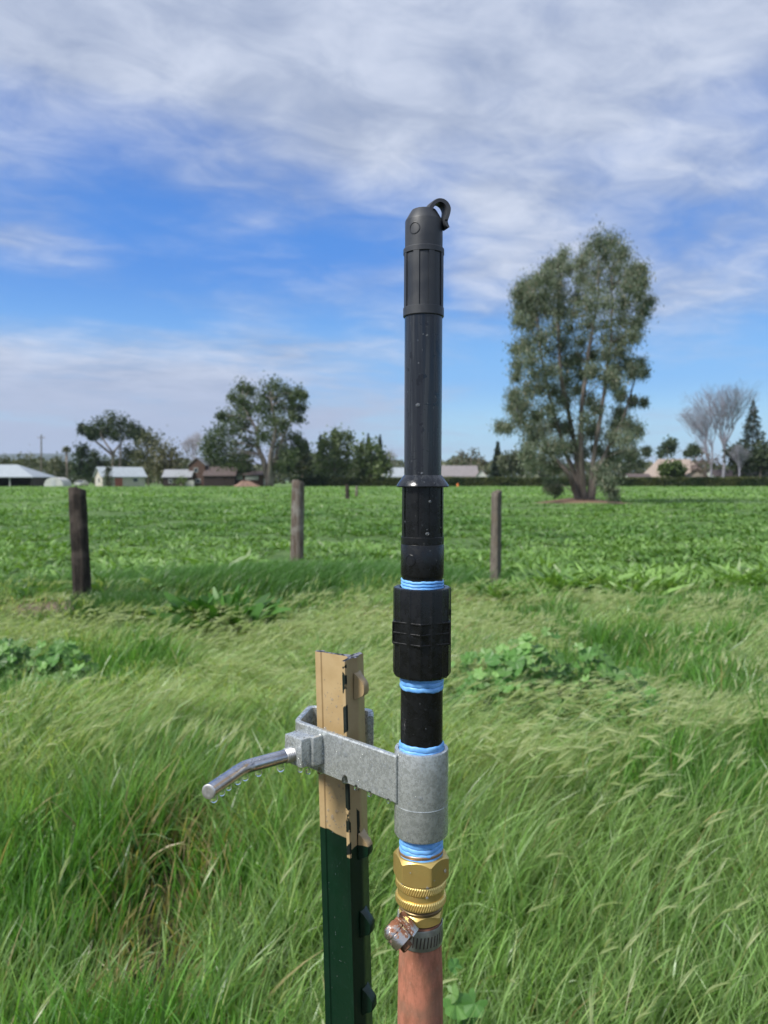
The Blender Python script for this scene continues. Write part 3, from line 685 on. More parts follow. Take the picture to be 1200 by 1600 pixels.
simple('oak_tree', 'dark tree under the umbrella pine crown on its right', 196, 225, Z1, [(595,380,34),(600,430,40),(630,390,28),(560,440,34),(580,470,34)], [(.03, .045, .02), (.08, .095, .04)], 15, group=GT)
for k, (px, bl, lb) in enumerate([(8, [(0,425,26),(25,420,24),(10,450,28),(40,445,22)], 'low olive treetop above the metal roof at the left edge'),
                              (42, [(110,415,28),(145,412,28),(160,435,26),(125,440,28),(80,430,22)], 'low olive treetop above the metal roof, left of the utility pole'),
                              (86, [(245,420,28),(268,415,24),(240,450,28),(280,445,24)], 'low brownish tree between utility pole and palm'),
                              (104, [(300,465,24),(325,470,20),(300,490,22),(270,470,22)], 'low green tree behind the foot of the palm')]):
    simple('oak_tree', lb, px, 250, Z1, bl, olive, 20 + k, n=140, size=.7, group=GT)
simple('willow_tree', 'mid green bushy tree left of the pair of dark conifer tips', 522, 190, Z2, [(760,380,40),(820,345,42),(880,350,38),(750,440,55),(830,420,55),(880,430,45),(740,500,45),(800,500,45),(860,500,45)], [(.05, .08, .028), (.145, .185, .075)], 31, group=GT)
simple('willow_tree', 'wide green bushy tree in front of the pair of dark conifer tips', 578, 185, Z2, [(950,410,42),(1010,400,42),(940,470,55),(1010,470,55),(1060,460,40),(950,530,38),(1030,520,45),(1080,510,28)], [(.055, .085, .028), (.155, .20, .075)], 32, group=GT)
simple('dark_tree', 'dark rounded tree beside the forked trunk of the broad eucalyptus', 472, 200, Z2, [(640,420,35),(660,450,40),(640,490,40),(680,500,35),(610,510,30)], [(.022, .035, .016), (.055, .07, .03)], 33, group=GT)
Z3 = (640, 620, 4.615)
simple('olive_tree', 'pale olive rounded tree left of the tall eucalyptus foot', 800, 190, Z3, [(690,450,42),(760,440,46),(730,500,52),(790,500,50),(820,460,46),(690,520,36)], [(.06, .075, .032), (.14, .155, .10)], 34, group=GT)
simple('oak_tree', 'brownish tree above the grey roof right of the riser', 741, 230, Z3, [(380,425,34),(460,410,36),(430,450,42),(500,460,38),(530,480,26),(340,470,28)], [(.085, .08, .05), (.17, .15, .105)], 35, n=110, group=GT)
Z5 = (920, 580, 4.286)
simple('oak_tree', 'grey-green tree rising behind the tan roof', 1045, 240, Z5, [(540,480,30),(520,505,32),(570,490,26),(480,560,30),(500,530,30),(550,530,34)], [(.035, .06, .03), (.09, .12, .06)], 36, group=GT)
simple('shrub', 'round green shrub in front of the tan roofed house', 1048, 183, Z5, [(500,650,28),(540,635,32),(590,640,32),(620,665,24),(560,675,38),(510,680,30),(600,685,26)], [(.045, .08, .02), (.12, .16, .05)], 37, group=GT)
simple('plum_tree', 'leafless purplish bush tree before the tan house right gable', 1100, 182, Z5, [(720,620,40),(760,590,42),(800,610,42),(740,660,40),(700,660,30),(850,590,36),(870,620,34),(800,560,36)], [(.10, .06, .06), (.22, .17, .17)], 38, n=80, size=.45, group=GT)
simple('oak_tree', 'dark green tree below the leafless trees, left of the big cedar', 1150, 190, Z5, [(960,550,34),(1000,530,48),(1050,580,52),(980,600,44),(1060,640,50),(1000,650,36),(940,540,24)], [(.022, .036, .018), (.06, .075, .036)], 39, group=GT)
simple('oak_tree', 'dark green tree at the right edge before the big cedar', 1187, 186, Z5, [(1120,560,48),(1170,510,46),(1150,590,55),(1190,560,50),(1130,640,50),(1190,640,50),(1230,600,60)], [(.022, .040, .018), (.06, .08, .036)], 40, group=GT)
simple('oak_tree', 'low grey-green treetops left of the tan roof, behind the tall eucalyptus', 985, 250, Z5, [(250,560,30),(300,590,40),(200,590,40),(340,620,40),(270,630,40),(700,520,26),(690,545,26)][:5], [(.04, .06, .03), (.09, .11, .06)], 41, group=GT)
simple('oak_tree', 'small tree peeping over the tan roof, left of the leafless trees', 1085, 245, Z5, [(700,515,26),(690,545,30),(730,540,28),(660,550,20)], [(.05, .075, .035), (.11, .13, .065)], 42, group=GT)
simple('shrub', 'dark slim shrub against the white shed wall', 170, 172, Z1, [(508,460,14),(505,480,17),(508,500,18),(505,520,18),(510,532,18)], [(.03, .045, .022), (.08, .09, .045)], 43, n=150, size=.4, group=GT)
simple('shrub', 'small green shrub before the dark annex of the brown house', 283, 172, Z1, [(845,505,18),(860,515,16),(835,520,16)], [(.08, .12, .03), (.15, .2, .06)], 44, n=120, size=.35, group=GT)
simple('dark_tree', 'dark foliage mass under the broad eucalyptus at its left', 345, 190, Z2, [(180,470,35),(230,480,40),(290,490,35),(210,510,25),(350,500,30)], [(.018, .026, .013), (.045, .055, .026)], 45, group=GT)

def conifer(label, px, pyt, wpx, d, cols, seed, bottom=757, ragged=.3, n=3200, size=.75):
    rs = np.random.RandomState(seed); b = gb(px, d); top = P(px, pyt, d); h = top.z - b.z; R = wpx / 2 / F * d
    root = thing('conifer_tree', b, label, 'tree', 'conifers beyond the field')
    f = rs.rand(n) ** .62; f = 1 - f   # 0 bottom ..1 top
    tier = .72 + .28 * np.abs(np.sin(f * h * 1.5 + rs.rand(n) * .5)); az = rs.rand(n) * 6.283
    rr = R * (1 - f) ** .85 * tier * np.sqrt(rs.rand(n) * .8 + .2) * (1 + ragged * .5 * rs.randn(n))
    pos = np.stack([b.x + rr * np.cos(az), b.y + rr * np.sin(az), b.z + .05 * h + f * h * .95 - .12 * rr], -1)
    a = np.stack([np.cos(az), np.sin(az), -.35 + .3 * rs.randn(n)], -1) + rs.randn(n, 3) * .3; a /= np.linalg.norm(a, axis=1)[:, None]
    q = np.cross(a, rs.randn(n, 3)); q /= np.linalg.norm(q, axis=1)[:, None]; s = size * (.5 + .8 * rs.rand(n))[:, None]
    V = np.stack([pos - a * s * .6, pos + q * s * .28, pos + a * s * .6, pos - q * s * .28], 1).reshape(-1, 3)
    cb = rs.rand(n)[:, None]; c = np.asarray(cols[0]) * (1 - cb) + np.asarray(cols[1]) * cb
    mk('crown', V, np.arange(n * 4).reshape(n, 4), m_leaf, root, np.repeat(c, 4, axis=0))
    t = MB(); t.tube([b - Vector((0, 0, .2)), b + Vector((0, 0, h * .5)), b + Vector((0, 0, h * .98))], [.28, .16, .03], 7); t.build('trunk', m_bark, root, smooth=True)
dkc = [(.014, .030, .018), (.040, .062, .038)]
conifer('dark pointed conifer just right of the broad eucalyptus', 479, 688, 30, 215, dkc, 1)
conifer('slim dark conifer tip behind the left bushy tree', 501, 678, 20, 225, dkc, 2)
conifer('tallest dark conifer tip rising over the left bushy tree', 524, 667, 30, 225, dkc, 3)
conifer('left one of the pair of dark conifer tips left of the riser', 575.5, 677, 17, 225, dkc, 4)
conifer('right one of the pair of dark conifer tips left of the riser', 594, 679, 18, 225, dkc, 5)
conifer('small dark conifer standing between riser and tall eucalyptus', 777, 690, 28, 200, dkc, 6)
conifer('large ragged blue-green cedar near the right edge', 1174, 624, 62, 200, [(.030, .045, .036), (.085, .105, .088)], 7, n=2600, ragged=.55, size=.8)

# leafless trees: real branching
def baretree(label, px, d, pyt, spread, seed, cat='tree', lean=0.0, levels=7, r0=.30, m=None, wpx=50):
    r = random.Random(seed); b = gb(px, d); h = P(px, pyt, d).z - b.z
    root = thing('bare_tree', b, label, cat, 'leafless trees beyond the field')
    s = MB(); tw = MB()
    def grow(p, dr, L, rr, lv):
        q = p + dr * L; mid = p.lerp(q, .5) + Vector((r.gauss(0, .03), r.gauss(0, .03), 0)) * L
        (s if lv < 3 else tw).tube([p, mid, q], [rr, rr * .85, rr * .7], 6 if lv < 3 else 3, False)
        if lv >= levels: return
        for k in range(3 if lv < 4 and r.random() < .75 else 2):
            ax_ = Vector((r.gauss(0, 1), r.gauss(0, 1), r.gauss(0, .3))).normalized()
            nd = (Quaternion(ax_, r.uniform(.18, .55) * spread) @ dr); nd = (nd + Vector((0, 0, .16))).normalized()
            grow(q, nd, L * r.uniform(.68, .86), max(rr * r.uniform(.5, .64), .011), lv + 1)
        if lv < 4: grow(q, (dr + Vector((r.gauss(0, .08), r.gauss(0, .08), .1))).normalized(), L * .85, rr * .7, lv + 1)
    grow(b - Vector((0, 0, .2)), Vector((lean, 0, 1)).normalized(), h * .205, r0, 0)
    # trim to the wanted height
    zmax = max(v.z for v in tw.V); k = h / (zmax - b.z)
    xs_s = sorted(v.x for v in tw.V); ks = (wpx / F * d) / (xs_s[int(len(xs_s) * .985)] - xs_s[int(len(xs_s) * .015)])
    for q in (s, tw):
        for v in q.V: v.z = b.z + (v.z - b.z) * k; v.x = b.x + (v.x - b.x) * ks; v.y = b.y + (v.y - b.y) * ks
    s.build('trunk', m or m_barkb, root, smooth=True); tw.build('twigs', m or m_barkb, root)
m_twig = noisy('mauve twig bark', (.20, .20, .24), (.28, .275, .315), 1.0, .9)
baretree('leafless poplar with pale trunk, the left and lower of the pair', 1111, 195, 615, .95, 3, m=m_twig, r0=.28, wpx=70)
baretree('leafless poplar, the right and taller of the pair beside the cedar', 1131, 195, 592, 1.0, 5, m=m_twig, r0=.30, wpx=80)
baretree('small leafless tree leaning before the dark trees at the right', 1150, 184, 690, 1.1, 8, lean=.25, levels=6, r0=.16, wpx=34, m=m_twig)
baretree('faint leafless tree left of the brown tower house', 303, 230, 672, .9, 9, levels=6, r0=.16, wpx=34)
baretree('faint leafless tree right of the conifer pair, by the riser', 611, 230, 700, 1.0, 10, levels=6, r0=.14, wpx=24)

# ------------------------------------------------------------------ hedge
rs = np.random.RandomState(77)
hb = gb(840, 182); root = thing('hedge', hb, 'long clipped dark green hedge closing the field on the right half', 'hedge')
xs_ = np.arange(-20, 118, .5); hgt = 1.75 + .22 * np.array([fbm(x_, 0, 4, 3) for x_ in xs_]) * 2
V = []; Fc = []
for k, x_ in enumerate(xs_):
    hh = hgt[k] * .93
    for (yy, z_) in ((-.55, -.1), (-.6, hh * .7), (-.35, hh), (.35, hh), (.6, hh * .7), (.55, -.1)): V.append((x_, 182 + yy + .1 * math.sin(x_ * 3), z_))
for k in range(len(xs_) - 1):
    for j in range(5): a = k * 6 + j; Fc.append((a, a + 6, a + 7, a + 1))
m_hcore = noisy('hedge inner twigs', (.012, .018, .008), (.03, .035, .015), 2, .9)
mk('core', V, Fc, m_hcore, root)
n = 30000; x_ = rs.rand(n) * 137 - 20; hh = np.interp(x_, xs_, hgt); zf = rs.rand(n); top = rs.rand(n) < .35
yy = np.where(top, rs.rand(n) * 1.2 - .6, -.62 - .15 * rs.rand(n)); z_ = np.where(top, hh * (.97 + .08 * rs.rand(n)), hh * zf)
pos = np.stack([x_, 182 + yy, z_], -1); a = rs.randn(n, 3); a /= np.linalg.norm(a, axis=1)[:, None]; b = np.cross(a, rs.randn(n, 3)); b /= np.linalg.norm(b, axis=1)[:, None]; s_ = (.16 + .14 * rs.rand(n))[:, None]
V = np.stack([pos - a * s_, pos + b * s_ * .6, pos + a * s_, pos - b * s_ * .6], 1).reshape(-1, 3)
pt = sstep(fbm(x_, z_ * 2, 3.5, 5), .35, .65); c = lerp3((.030, .055, .016), (.095, .11, .035), np.clip(pt + .25 * rs.randn(n), 0, 1))
mk('foliage', V, np.arange(n * 4).reshape(n, 4), m_leaf, root, np.repeat(c, 4, axis=0))

# ------------------------------------------------------------------ buildings
def flat(name, c, r=.7, c2=None, sc=1.5): return noisy(name, c, c2 or tuple(x * .86 for x in c), sc, r, spec=.3)
m_cream = flat('cream wall', (.52, .48, .41)); m_roofw = flat('pale metal roof', (.36, .40, .43), .5)
m_roofg = flat('grey roof', (.30, .31, .33)); m_roofb = flat('brown shingle roof', (.11, .085, .08)); m_tan = flat('tan tile roof', (.37, .30, .25)); m_tanw = flat('beige wall', (.55, .46, .37))
m_brown = flat('brown board wall', (.105, .062, .048)); m_dark = flat('dark board wall', (.035, .025, .022)); m_glass, _, _ = mat('window glass', (.03, .04, .05), .1, 0, .6)
m_trim = flat('white trim', (.55, .55, .53)); m_shadow = flat('shed boards in painted shade', (.05, .045, .04)); m_redp = flat('faded red paint', (.40, .14, .11))  # m_shadow: shade under the open barn roof put into its board colour
def house(name, label, cat, c, L, W_, hw, hr, rot, mwall, mroof, over=.35, hip=0.0, openings=(), ends=(), group=None, open_front=False):
    """c ground centre; long axis local x; openings on the -y long side: (x, z, w, h, kind); ends on -x gable: (y, z, w, h, kind)"""
    root = thing(name, c, label, cat, group); c = Vector(c); M = Matrix.Translation(c) @ Matrix.Rotation(rad(rot), 4, 'Z')
    T = lambda x, y, z: M @ Vector((x, y, z)); l, w_ = L / 2, W_ / 2
    s = MB(); zt = hw - .02
    hpx = hip * w_
    if not open_front:
        V = [T(-l, -w_, -.3), T(l, -w_, -.3), T(l, w_, -.3), T(-l, w_, -.3), T(-l, -w_, zt), T(l, -w_, zt), T(l, w_, zt), T(-l, w_, zt)]
        Fc = [(0, 1, 5, 4), (2, 3, 7, 6), (1, 2, 6, 5), (3, 0, 4, 7)]
        if hip == 0: V += [T(-l, 0, hr - .06), T(l, 0, hr - .06)]; Fc += [(7, 4, 8), (5, 6, 9)]
        s.add(V, Fc); s.build('wall', mwall, root)
    else:
        s.box(T(0, w_ - .1, hw / 2 - .1), (L, .2, hw + .2), M); s.box(T(l - .1, .0, hw / 2 - .1), (.2, W_ - .5, hw + .2), M); s.build('wall', mwall, root)
        for k in range(7):
            q = MB(); q.box(T(-l + .3 + k * (L - .6) / 6, -w_ + .2, hw / 2 - .1), (.2, .2, hw + .2), M); q.build('post', m_trim if k % 2 else mwall, root)
    o = over; th = .16; sl = (hr - hw) / w_
    ze = hw - o * sl; r = MB(); hx = hip * w_
    A = [T(-l - o, -w_ - o, ze), T(l + o, -w_ - o, ze), T(l + o - hx, 0, hr), T(-l - o + hx, 0, hr), T(l + o, w_ + o, ze), T(-l - o, w_ + o, ze)]
    up = Vector((0, 0, th)); V = A + [v + up for v in A]
    Fc = [(6, 7, 8, 9), (9, 8, 10, 11), (3, 2, 1, 0), (5, 4, 2, 3), (0, 1, 7, 6), (4, 5, 11, 10), (1, 2, 8, 7), (2, 4, 10, 8), (0, 6, 9, 3), (3, 9, 11, 5)]
    if hip: Fc += [(7, 10, 8), (6, 9, 11), (1, 4, 10, 7), (5, 0, 6, 11)]
    r.add(V, Fc); r.build('roof', mroof, root)
    for side, lst in (('f', openings), ('e', ends)):
        for (u_, z, ww, h_, kind) in lst:
            def Q(a, out, zz): return T(a, -w_ - out, zz) if side == 'f' else T(-l - out, -a, zz)
            q = MB(); R3 = M.to_3x3().to_4x4() if side == 'f' else (M.to_3x3().to_4x4() @ Matrix.Rotation(-math.pi / 2, 4, 'Z'))
            q.box(Q(u_, .03, z), (ww, .06, h_), R3)
            fr = q.build('window' if kind == 'w' else 'door', m_trim if kind == 'w' else (m_redp if kind == 'r' else (m_dark if kind == 'k' else m_trim)), root)
            if kind == 'w':
                g = MB(); g.box(Q(u_, .07, z), (ww * .8, .03, h_ * .8), R3); g.build('pane', m_glass, fr)
    return root
house('shed', 'cream shed with pale metal roof behind the dark left post', 'shed', gb(188, 180), 9.6, 7.0, 2.35, 4.4, 33, m_cream, m_roofw, .45, 0, openings=((-1.2, 1.0, 1.7, 2.0, 'r'), (2.6, 1.5, 1.3, .9, 'w')), ends=((.6, 1.4, 1.4, 1.1, 'w'), (-1.7, 1.1, .9, 2.0, 'd')))
house('open_barn', 'wide open-sided barn with pale metal roof at the left edge', 'barn', gb(-30, 183), 30.0, 12, 2.3, 5.0, 0, m_shadow, m_roofw, .5, 1.1, open_front=True)
# tower house and its wings
house('farmhouse', 'two-storey brown board house with light gable edges', 'house', gb(312, 188), 5.2, 3.9, 5.2, 6.9, 90, m_brown, m_roofg, .3, 0, ends=((-.2, 3.9, 1.0, 1.1, 'w'), (.3, 1.3, 1.1, 1.1, 'w')))
house('annex', 'dark low annex with grey roof left of the brown tower house', 'building', gb(281, 186), 6.6, 5, 2.3, 3.9, 0, m_dark, m_roofg, .3, 0, openings=((-1.5, 1.2, .9, 1.0, 'w'),))
house('barn', 'dark low barn right of the brown tower house', 'barn', gb(347, 187), 7.4, 6, 2.6, 4.6, 0, m_dark, m_roofb, .3, 0, openings=((0, 1.1, 2.2, 2.2, 'k'),))
house('long_shed', 'long low building with white bays under the broad eucalyptus', 'building', gb(394, 189), 9.5, 5, 2.7, 3.6, 0, m_brown, m_roofb, .3, 0, openings=((-3.0, 2.0, 2.2, .95, 'd'), (.4, 2.0, 3.2, .95, 'd'), (3.7, 1.0, .9, 1.7, 'd')))
house('cottage', 'pale roofed white cottage immediately left of the riser', 'house', gb(621, 200), 7.5, 6, 2.4, 4.6, 8, m_trim, m_roofw, .3, 0, openings=((1, 1.3, 1.2, 1, 'w'),))
house('cottage', 'grey-brown roofed house immediately right of the riser', 'house', gb(708, 205), 12, 8, 2.6, 5.2, 0, m_tanw, flat('weathered grey roof', (.24, .22, .22)), .4, 0, openings=((0, 1.4, 1.4, 1.1, 'w'), (4, 1.4, 1.4, 1.1, 'w')))
house('cottage', 'small pale gabled house behind the leafless tree right of the riser', 'house', gb(752, 200), 4.5, 3.0, 2.4, 4.2, 82, m_trim, flat('pinkish roof', (.38, .31, .30)), .3, 0, ends=((0, 1.3, .9, 1, 'w'),))
house('bungalow', 'bungalow with wide tan tiled roof right of the tall eucalyptus', 'house', gb(1052, 193), 12.5, 9, 2.6, 6.6, 0, m_tanw, m_tan, .5, .62, openings=((-5, 1.3, 1.6, 1.3, 'w'), (4.6, 1.3, 1.5, 1.3, 'w')))
house('garage_wing', 'tan roofed gable wing at the right end of the bungalow', 'house', gb(1081, 187), 5, 5.0, 2.5, 4.5, 90, m_tanw, m_tan, .4, 0, ends=((0, 1.2, 2.4, 1.7, 'd'),))
house('garage', 'low white garage glimpsed behind the tall eucalyptus foot', 'garage', gb(995, 190), 5.0, 5, 2.1, 2.9, 0, m_trim, m_roofb, .3, 0, openings=((1.2, 1.0, 1.6, 1.7, 'k'),))
house('cottage', 'long low white house seen under the trees at the right edge', 'house', gb(1158, 205), 17, 7, 2.6, 4.2, 0, m_trim, m_roofb, .4, 0, openings=((-5, 1.4, 1.4, 1.2, 'w'), (-1, 1.4, 1.4, 1.2, 'w'), (4, 1.4, 1.4, 1.2, 'w')))
# hoop greenhouse
c = gb(88, 179); root = thing('hoop_tunnel', c, 'small white plastic hoop tunnel between open barn and palm', 'greenhouse')
s = MB(); V = []; Fc = []
for i_ in range(2):
    for k in range(13): a = math.pi * k / 12; V.append(c + Vector((2.2 * math.cos(a) * 1.0, -1.5 + 5 * i_, 2.1 * math.sin(a) ** .8)))
for k in range(12): Fc.append((k, k + 1, k + 14, k + 13))
Fc.append(tuple(range(12, -1, -1))); Fc.append(tuple(range(13, 26))); s.add(V, Fc); s.build('cover', m_trim, root, angle=40)
s = MB(); s.box(c + Vector((0, -1.53, .8)), (1.0, .06, 1.6)); s.build('door', flat('grey film', (.5, .52, .53)), root)
# parked vehicle by the shed
c = gb(127.5, 178); root = thing('parked_car', c, 'white car parked left of the cream shed', 'car')
s = MB(); s.box(c + Vector((0, 0, .62)), (1.75, 4.2, .62), None, 0, .12); s.add([c + Vector(v) for v in ((-.8, -1.0, .9), (.8, -1.0, .9), (.8, 1.6, .9), (-.8, 1.6, .9), (-.62, -.4, 1.45), (.62, -.4, 1.45), (.62, 1.2, 1.45), (-.62, 1.2, 1.45))], [(0, 1, 5, 4), (1, 2, 6, 5), (2, 3, 7, 6), (3, 0, 4, 7), (4, 5, 6, 7)]); s.build('body', m_trim, root)
s = MB(); s.add([c + Vector(v) for v in ((-.68, -.99, .96), (.68, -.99, .96), (.56, -.50, 1.40), (-.56, -.50, 1.40))], [(0, 1, 2, 3)]); s.build('windscreen', m_glass, root)
for sx in (-.75, .75):
    for sy in (-1.3, 1.3):
        s = MB(); s.tube([c + Vector((sx - .1, sy, .32)), c + Vector((sx + .1, sy, .32))], .32, 14); s.build('wheel', m_dark, root)
for sx in (-.6, .6): s = MB(); s.box(c + Vector((sx, -2.1, .68)), (.3, .06, .16), None, 0, .02); s.build('headlight', m_glass, root)
# utility pole
c = gb(65, 225); root = thing('utility_pole', c, 'tall wooden utility pole rising behind the open barn', 'utility pole')
tp = P(64.5, 679, 225); s = MB(); s.tube([c, tp], [.26, .17], 10); s.build('pole', mw_grey, root)
s = MB(); s.box(tp - Vector((0, 0, .9)), (2.2, .14, .16)); s.build('crossarm', mw_grey, root)
for k in (-.95, 0.6, .95):
    s = MB(); s.tube([tp + Vector((k, 0, -.82)), tp + Vector((k, 0, -.55))], [.06, .04], 8); s.build('insulator', m_trim, root)
# palm
c = gb(105, 192); root = thing('palm_tree', c, 'small fan palm with pale trunk left of the cream shed', 'palm')
tp = P(103.5, 703, 192); s = MB(); s.tube([c, c.lerp(tp, .5) + Vector((.12, 0, 0)), tp], [.30, .22, .24], 10); s.build('trunk', m_bark, root, smooth=True)
rs = np.random.RandomState(5); n = 60; az = rs.rand(n) * 6.283; a = Acc(); q = rs.rand(n)
a.add(*ribbons(np.tile(np.array(tp[:]), (n, 1)), az, 1.1 + .5 * rs.rand(n), np.full(n, .34), .2 + q * 1.2, .5 + 1.3 * q, 4, p_leaf, lerp3((.05, .07, .03), (.09, .11, .05), rs.rand(n)), lerp3((.09, .11, .05), (.15, .15, .08), rs.rand(n)), rs.randn(n) * .5))
a.build('crown', m_leaf, root)
n = 30; az = rs.rand(n) * 6.283; a = Acc(); a.add(*ribbons(np.tile(np.array(tp[:]), (n, 1)), az, .9 + .4 * rs.rand(n), np.full(n, .3), 1.6 + .4 * rs.rand(n), .9 + .4 * rs.rand(n), 4, p_leaf, lerp3((.14, .11, .07), (.2, .16, .1), rs.rand(n)), lerp3((.16, .12, .08), (.22, .17, .11), rs.rand(n)), rs.randn(n) * .5)); a.build('dead_fronds', m_leaf, root)
# small field objects
c = gb(715, 172); s = MB(); s.lathe([(.36, 0), (.36, .05), (.24, .06), (.17, .40), (.09, .78), (.001, .80)], 18, Matrix.Translation(c)); tag(s.build('traffic_cone', flat('orange plastic', (.75, .22, .06)), None, smooth=True, origin=c), 'tiny orange cone at the foot of the hedge right of the riser', 'cone')
c = gb(383, 171); rs = np.random.RandomState(8); s = MB()
def frd(th, r_, z): k = 1 + .22 * math.sin(3 * th + 1) + .13 * math.sin(7 * th + 2) + .05 * math.sin(13 * th); return r_ * k, z * (1 + .18 * math.sin(2 * th) + .1 * math.sin(5 * th + 1))
s.lathe([(2.9, -.1), (2.5, .25), (1.8, .55), (1.1, .95), (.5, 1.1), (.001, 1.15)], 40, Matrix.Translation(c), 0, frd); tag(s.build('dirt_pile', noisy('reddish dirt', (.20, .12, .09), (.30, .20, .15), 2, .95, bs=.6, bd=.1), None, smooth=True, origin=c), 'low heap of reddish dirt before the broad eucalyptus', 'dirt pile')
c = gb(297, 173); s = MB(); s.box(c + Vector((0, 0, .65)), (1.9, 1.1, 1.4), None, 0, .06); s.box(c + Vector((0, 0, 1.38)), (2.05, 1.25, .10), None, 0, .03); tag(s.build('water_tank', flat('whitish concrete', (.5, .48, .44)), None, origin=c), 'whitish box tank before the brown tower house', 'tank')

# far wood behind the houses, one continuous soft mass
rs = np.random.RandomState(91); n = 30000; px_ = rs.rand(n) * 1500 - 150; dd_ = 285 + rs.rand(n) * 45
topy = 722 + 14 * (fbm(px_, px_ * 0, 60, 3) - .5) * 2 + 10 * (fbm(px_, px_ * 0, 17, 5) - .5) * 2
hh = (751 - topy) / F * dd_ + 1.35; zf = rs.rand(n) ** .7; x_ = (px_ - 600) / F * dd_
pos = np.stack([x_, dd_, hh * zf], -1); a = rs.randn(n, 3); a /= np.linalg.norm(a, axis=1)[:, None]; b = np.cross(a, rs.randn(n, 3)); b /= np.linalg.norm(b, axis=1)[:, None]; s_ = (.5 + .6 * rs.rand(n))[:, None]
V = np.stack([pos - a * s_, pos + b * s_ * .7, pos + a * s_, pos - b * s_ * .7], 1).reshape(-1, 3)
c = lerp3((.045, .062, .03), (.15, .16, .095), np.clip(fbm(px_, px_ * 0, 25, 8) * 1.4 - .2 + .2 * rs.randn(n), 0, 1))
tag(mk('distant_trees', V, np.arange(n * 4).reshape(n, 4), m_leaf, None, np.repeat(c, 4, axis=0)), 'low soft line of far trees behind the houses', None, None, 'stuff')

# far hills
rs = np.random.RandomState(4); xs_ = np.linspace(-5200, 2600, 140); V = []; Fc = []
for k, x_ in enumerate(xs_):
    hh = 190 * (1 - sstep(x_, -2500, -700)) * (.72 + .5 * fbm(x_, 0, 900, 2)) + 40 * fbm(x_, 0, 400, 3)
    for j, (yy, f) in enumerate(((4200, -.02), (4600, .45), (5000, .8), (5500, 1.0), (6300, .5), (7000, -.02))): V.append((x_, yy + 60 * math.sin(x_ * .004 + j), hh * f))
for k in range(len(xs_) - 1):
    for j in range(5): a = k * 6 + j; Fc.append((a, a + 6, a + 7, a + 1))
tag(mk('hills', V, Fc, noisy('wooded far hills', (.03, .045, .03), (.06, .075, .04), .004, .95), smooth=True), 'blue wooded hills on the left skyline', None, None, 'structure')



# ------------------------------------------------------------------ haze
m_haze = bpy.data.materials.new('haze'); m_haze.use_nodes = True; ht = m_haze.node_tree; ht.nodes.clear()
pv = ht.nodes.new('ShaderNodeVolumePrincipled'); pv.inputs['Color'].default_value = (.72, .84, 1, 1); pv.inputs['Density'].default_value = .00009; pv.inputs['Anisotropy'].default_value = .2
ho = ht.nodes.new('ShaderNodeOutputMaterial'); ht.links.new(pv.outputs[0], ho.inputs['Volume'])
s = MB(); s.box((0, 3450, 160), (14200, 7700, 340)); hz_o = s.build('haze', m_haze); tag(hz_o, 'thin bluish air over the whole field', None, None, 'stuff'); hz_o.location.z = 0
# ================================================================== the riser, its bracket, post and hose
YA = .50
def axp(py):  # centre line of riser and hose at that photo row
    px = 662.5 + (656.5 - 662.5) * (py - 325) / (1600 - 325)
    return P(px, py, YA)
def rw(rpx, py): return rpx / F * depth(axp(py))
A0 = axp(1600); A1 = axp(325); AX = (A1 - A0).normalized()
AM = Matrix.Translation(A0) @ Vector((0, 0, 1)).rotation_difference(AX).to_matrix().to_4x4()
def zz_(py): return (AM.inverted() @ axp(py)).z
def prof(*pts): return [(rw(r, py), zz_(py)) for r, py in pts]

m_plas, t, p = mat('black plastic', (.016, .018, .021), .20, 0, .5); co = objco(t)
mp = t.new('ShaderNodeMapping'); mp.inputs['Scale'].default_value = (1, 1, .35); t.put(mp.inputs[0], co)
n = t.noise(mp.outputs[0], 60, 5, .6); n2 = t.noise(co, 900, 3, .6)
mps = t.new('ShaderNodeMapping'); mps.inputs['Scale'].default_value = (1, 1, .04); t.put(mps.inputs[0], co); ns = t.noise(mps.outputs[0], 260, 4, .6); nw = t.noise(co, 85, 4, .6, 1.2)
wet = t.ramp(nw, .60, .62)
cc_ = t.mix(t.ramp(ns, .42, .66), (.012, .014, .018), (.034, .038, .043)); cc_ = t.mix(t.math('MULTIPLY', wet, .8), cc_, (.005, .006, .009))
t.put(p.inputs['Base Color'], cc_); t.put(p.inputs['Roughness'], t.mix(wet, t.ramp(ns, .38, .66, .12, .34), (.06, .06, .06))); bump(t, p, n2, .02, .0001)
m_plasg, t, p = mat('dull grey black plastic', (.040, .043, .047), .48, 0, .5); co = objco(t)
n = t.noise(co, 45, 5, .6); n2 = t.noise(co, 1200, 3, .6)
t.put(p.inputs['Roughness'], t.ramp(n, .40, .62, .40, .55)); t.put(p.inputs['Base Color'], t.mix(t.ramp(n, .4, .7), (.022, .025, .031), (.040, .044, .050))); bump(t, p, n2, .08, .0002)
m_plasb, t, p = mat('deep black plastic', (.006, .0065, .007), .28, 0, .45); co = objco(t)
n = t.noise(co, 160, 4, .7); v = t.new('ShaderNodeTexVoronoi'); v.inputs['Scale'].default_value = 330; t.put(v.inputs['Vector'], co)
speck = t.math('MULTIPLY', t.ramp(v.outputs['Distance'], .05, .16, 1, 0), t.ramp(n, .60, .66))
t.put(p.inputs['Base Color'], t.mix(speck, (.006, .0065, .007), (.16, .16, .15))); t.put(p.inputs['Roughness'], t.ramp(n, .4, .6, .22, .38))
m_tape, t, p = mat('blue thread tape', (.16, .42, .82), .42, 0, .45); co = objco(t)
n = t.noise(co, 250, 4, .6); t.put(p.inputs['Base Color'], t.mix(t.ramp(n, .3, .7), (.13, .38, .80), (.22, .50, .90))); bump(t, p, n, .15, .0005)
p.inputs['Subsurface Weight'].default_value = 0.0
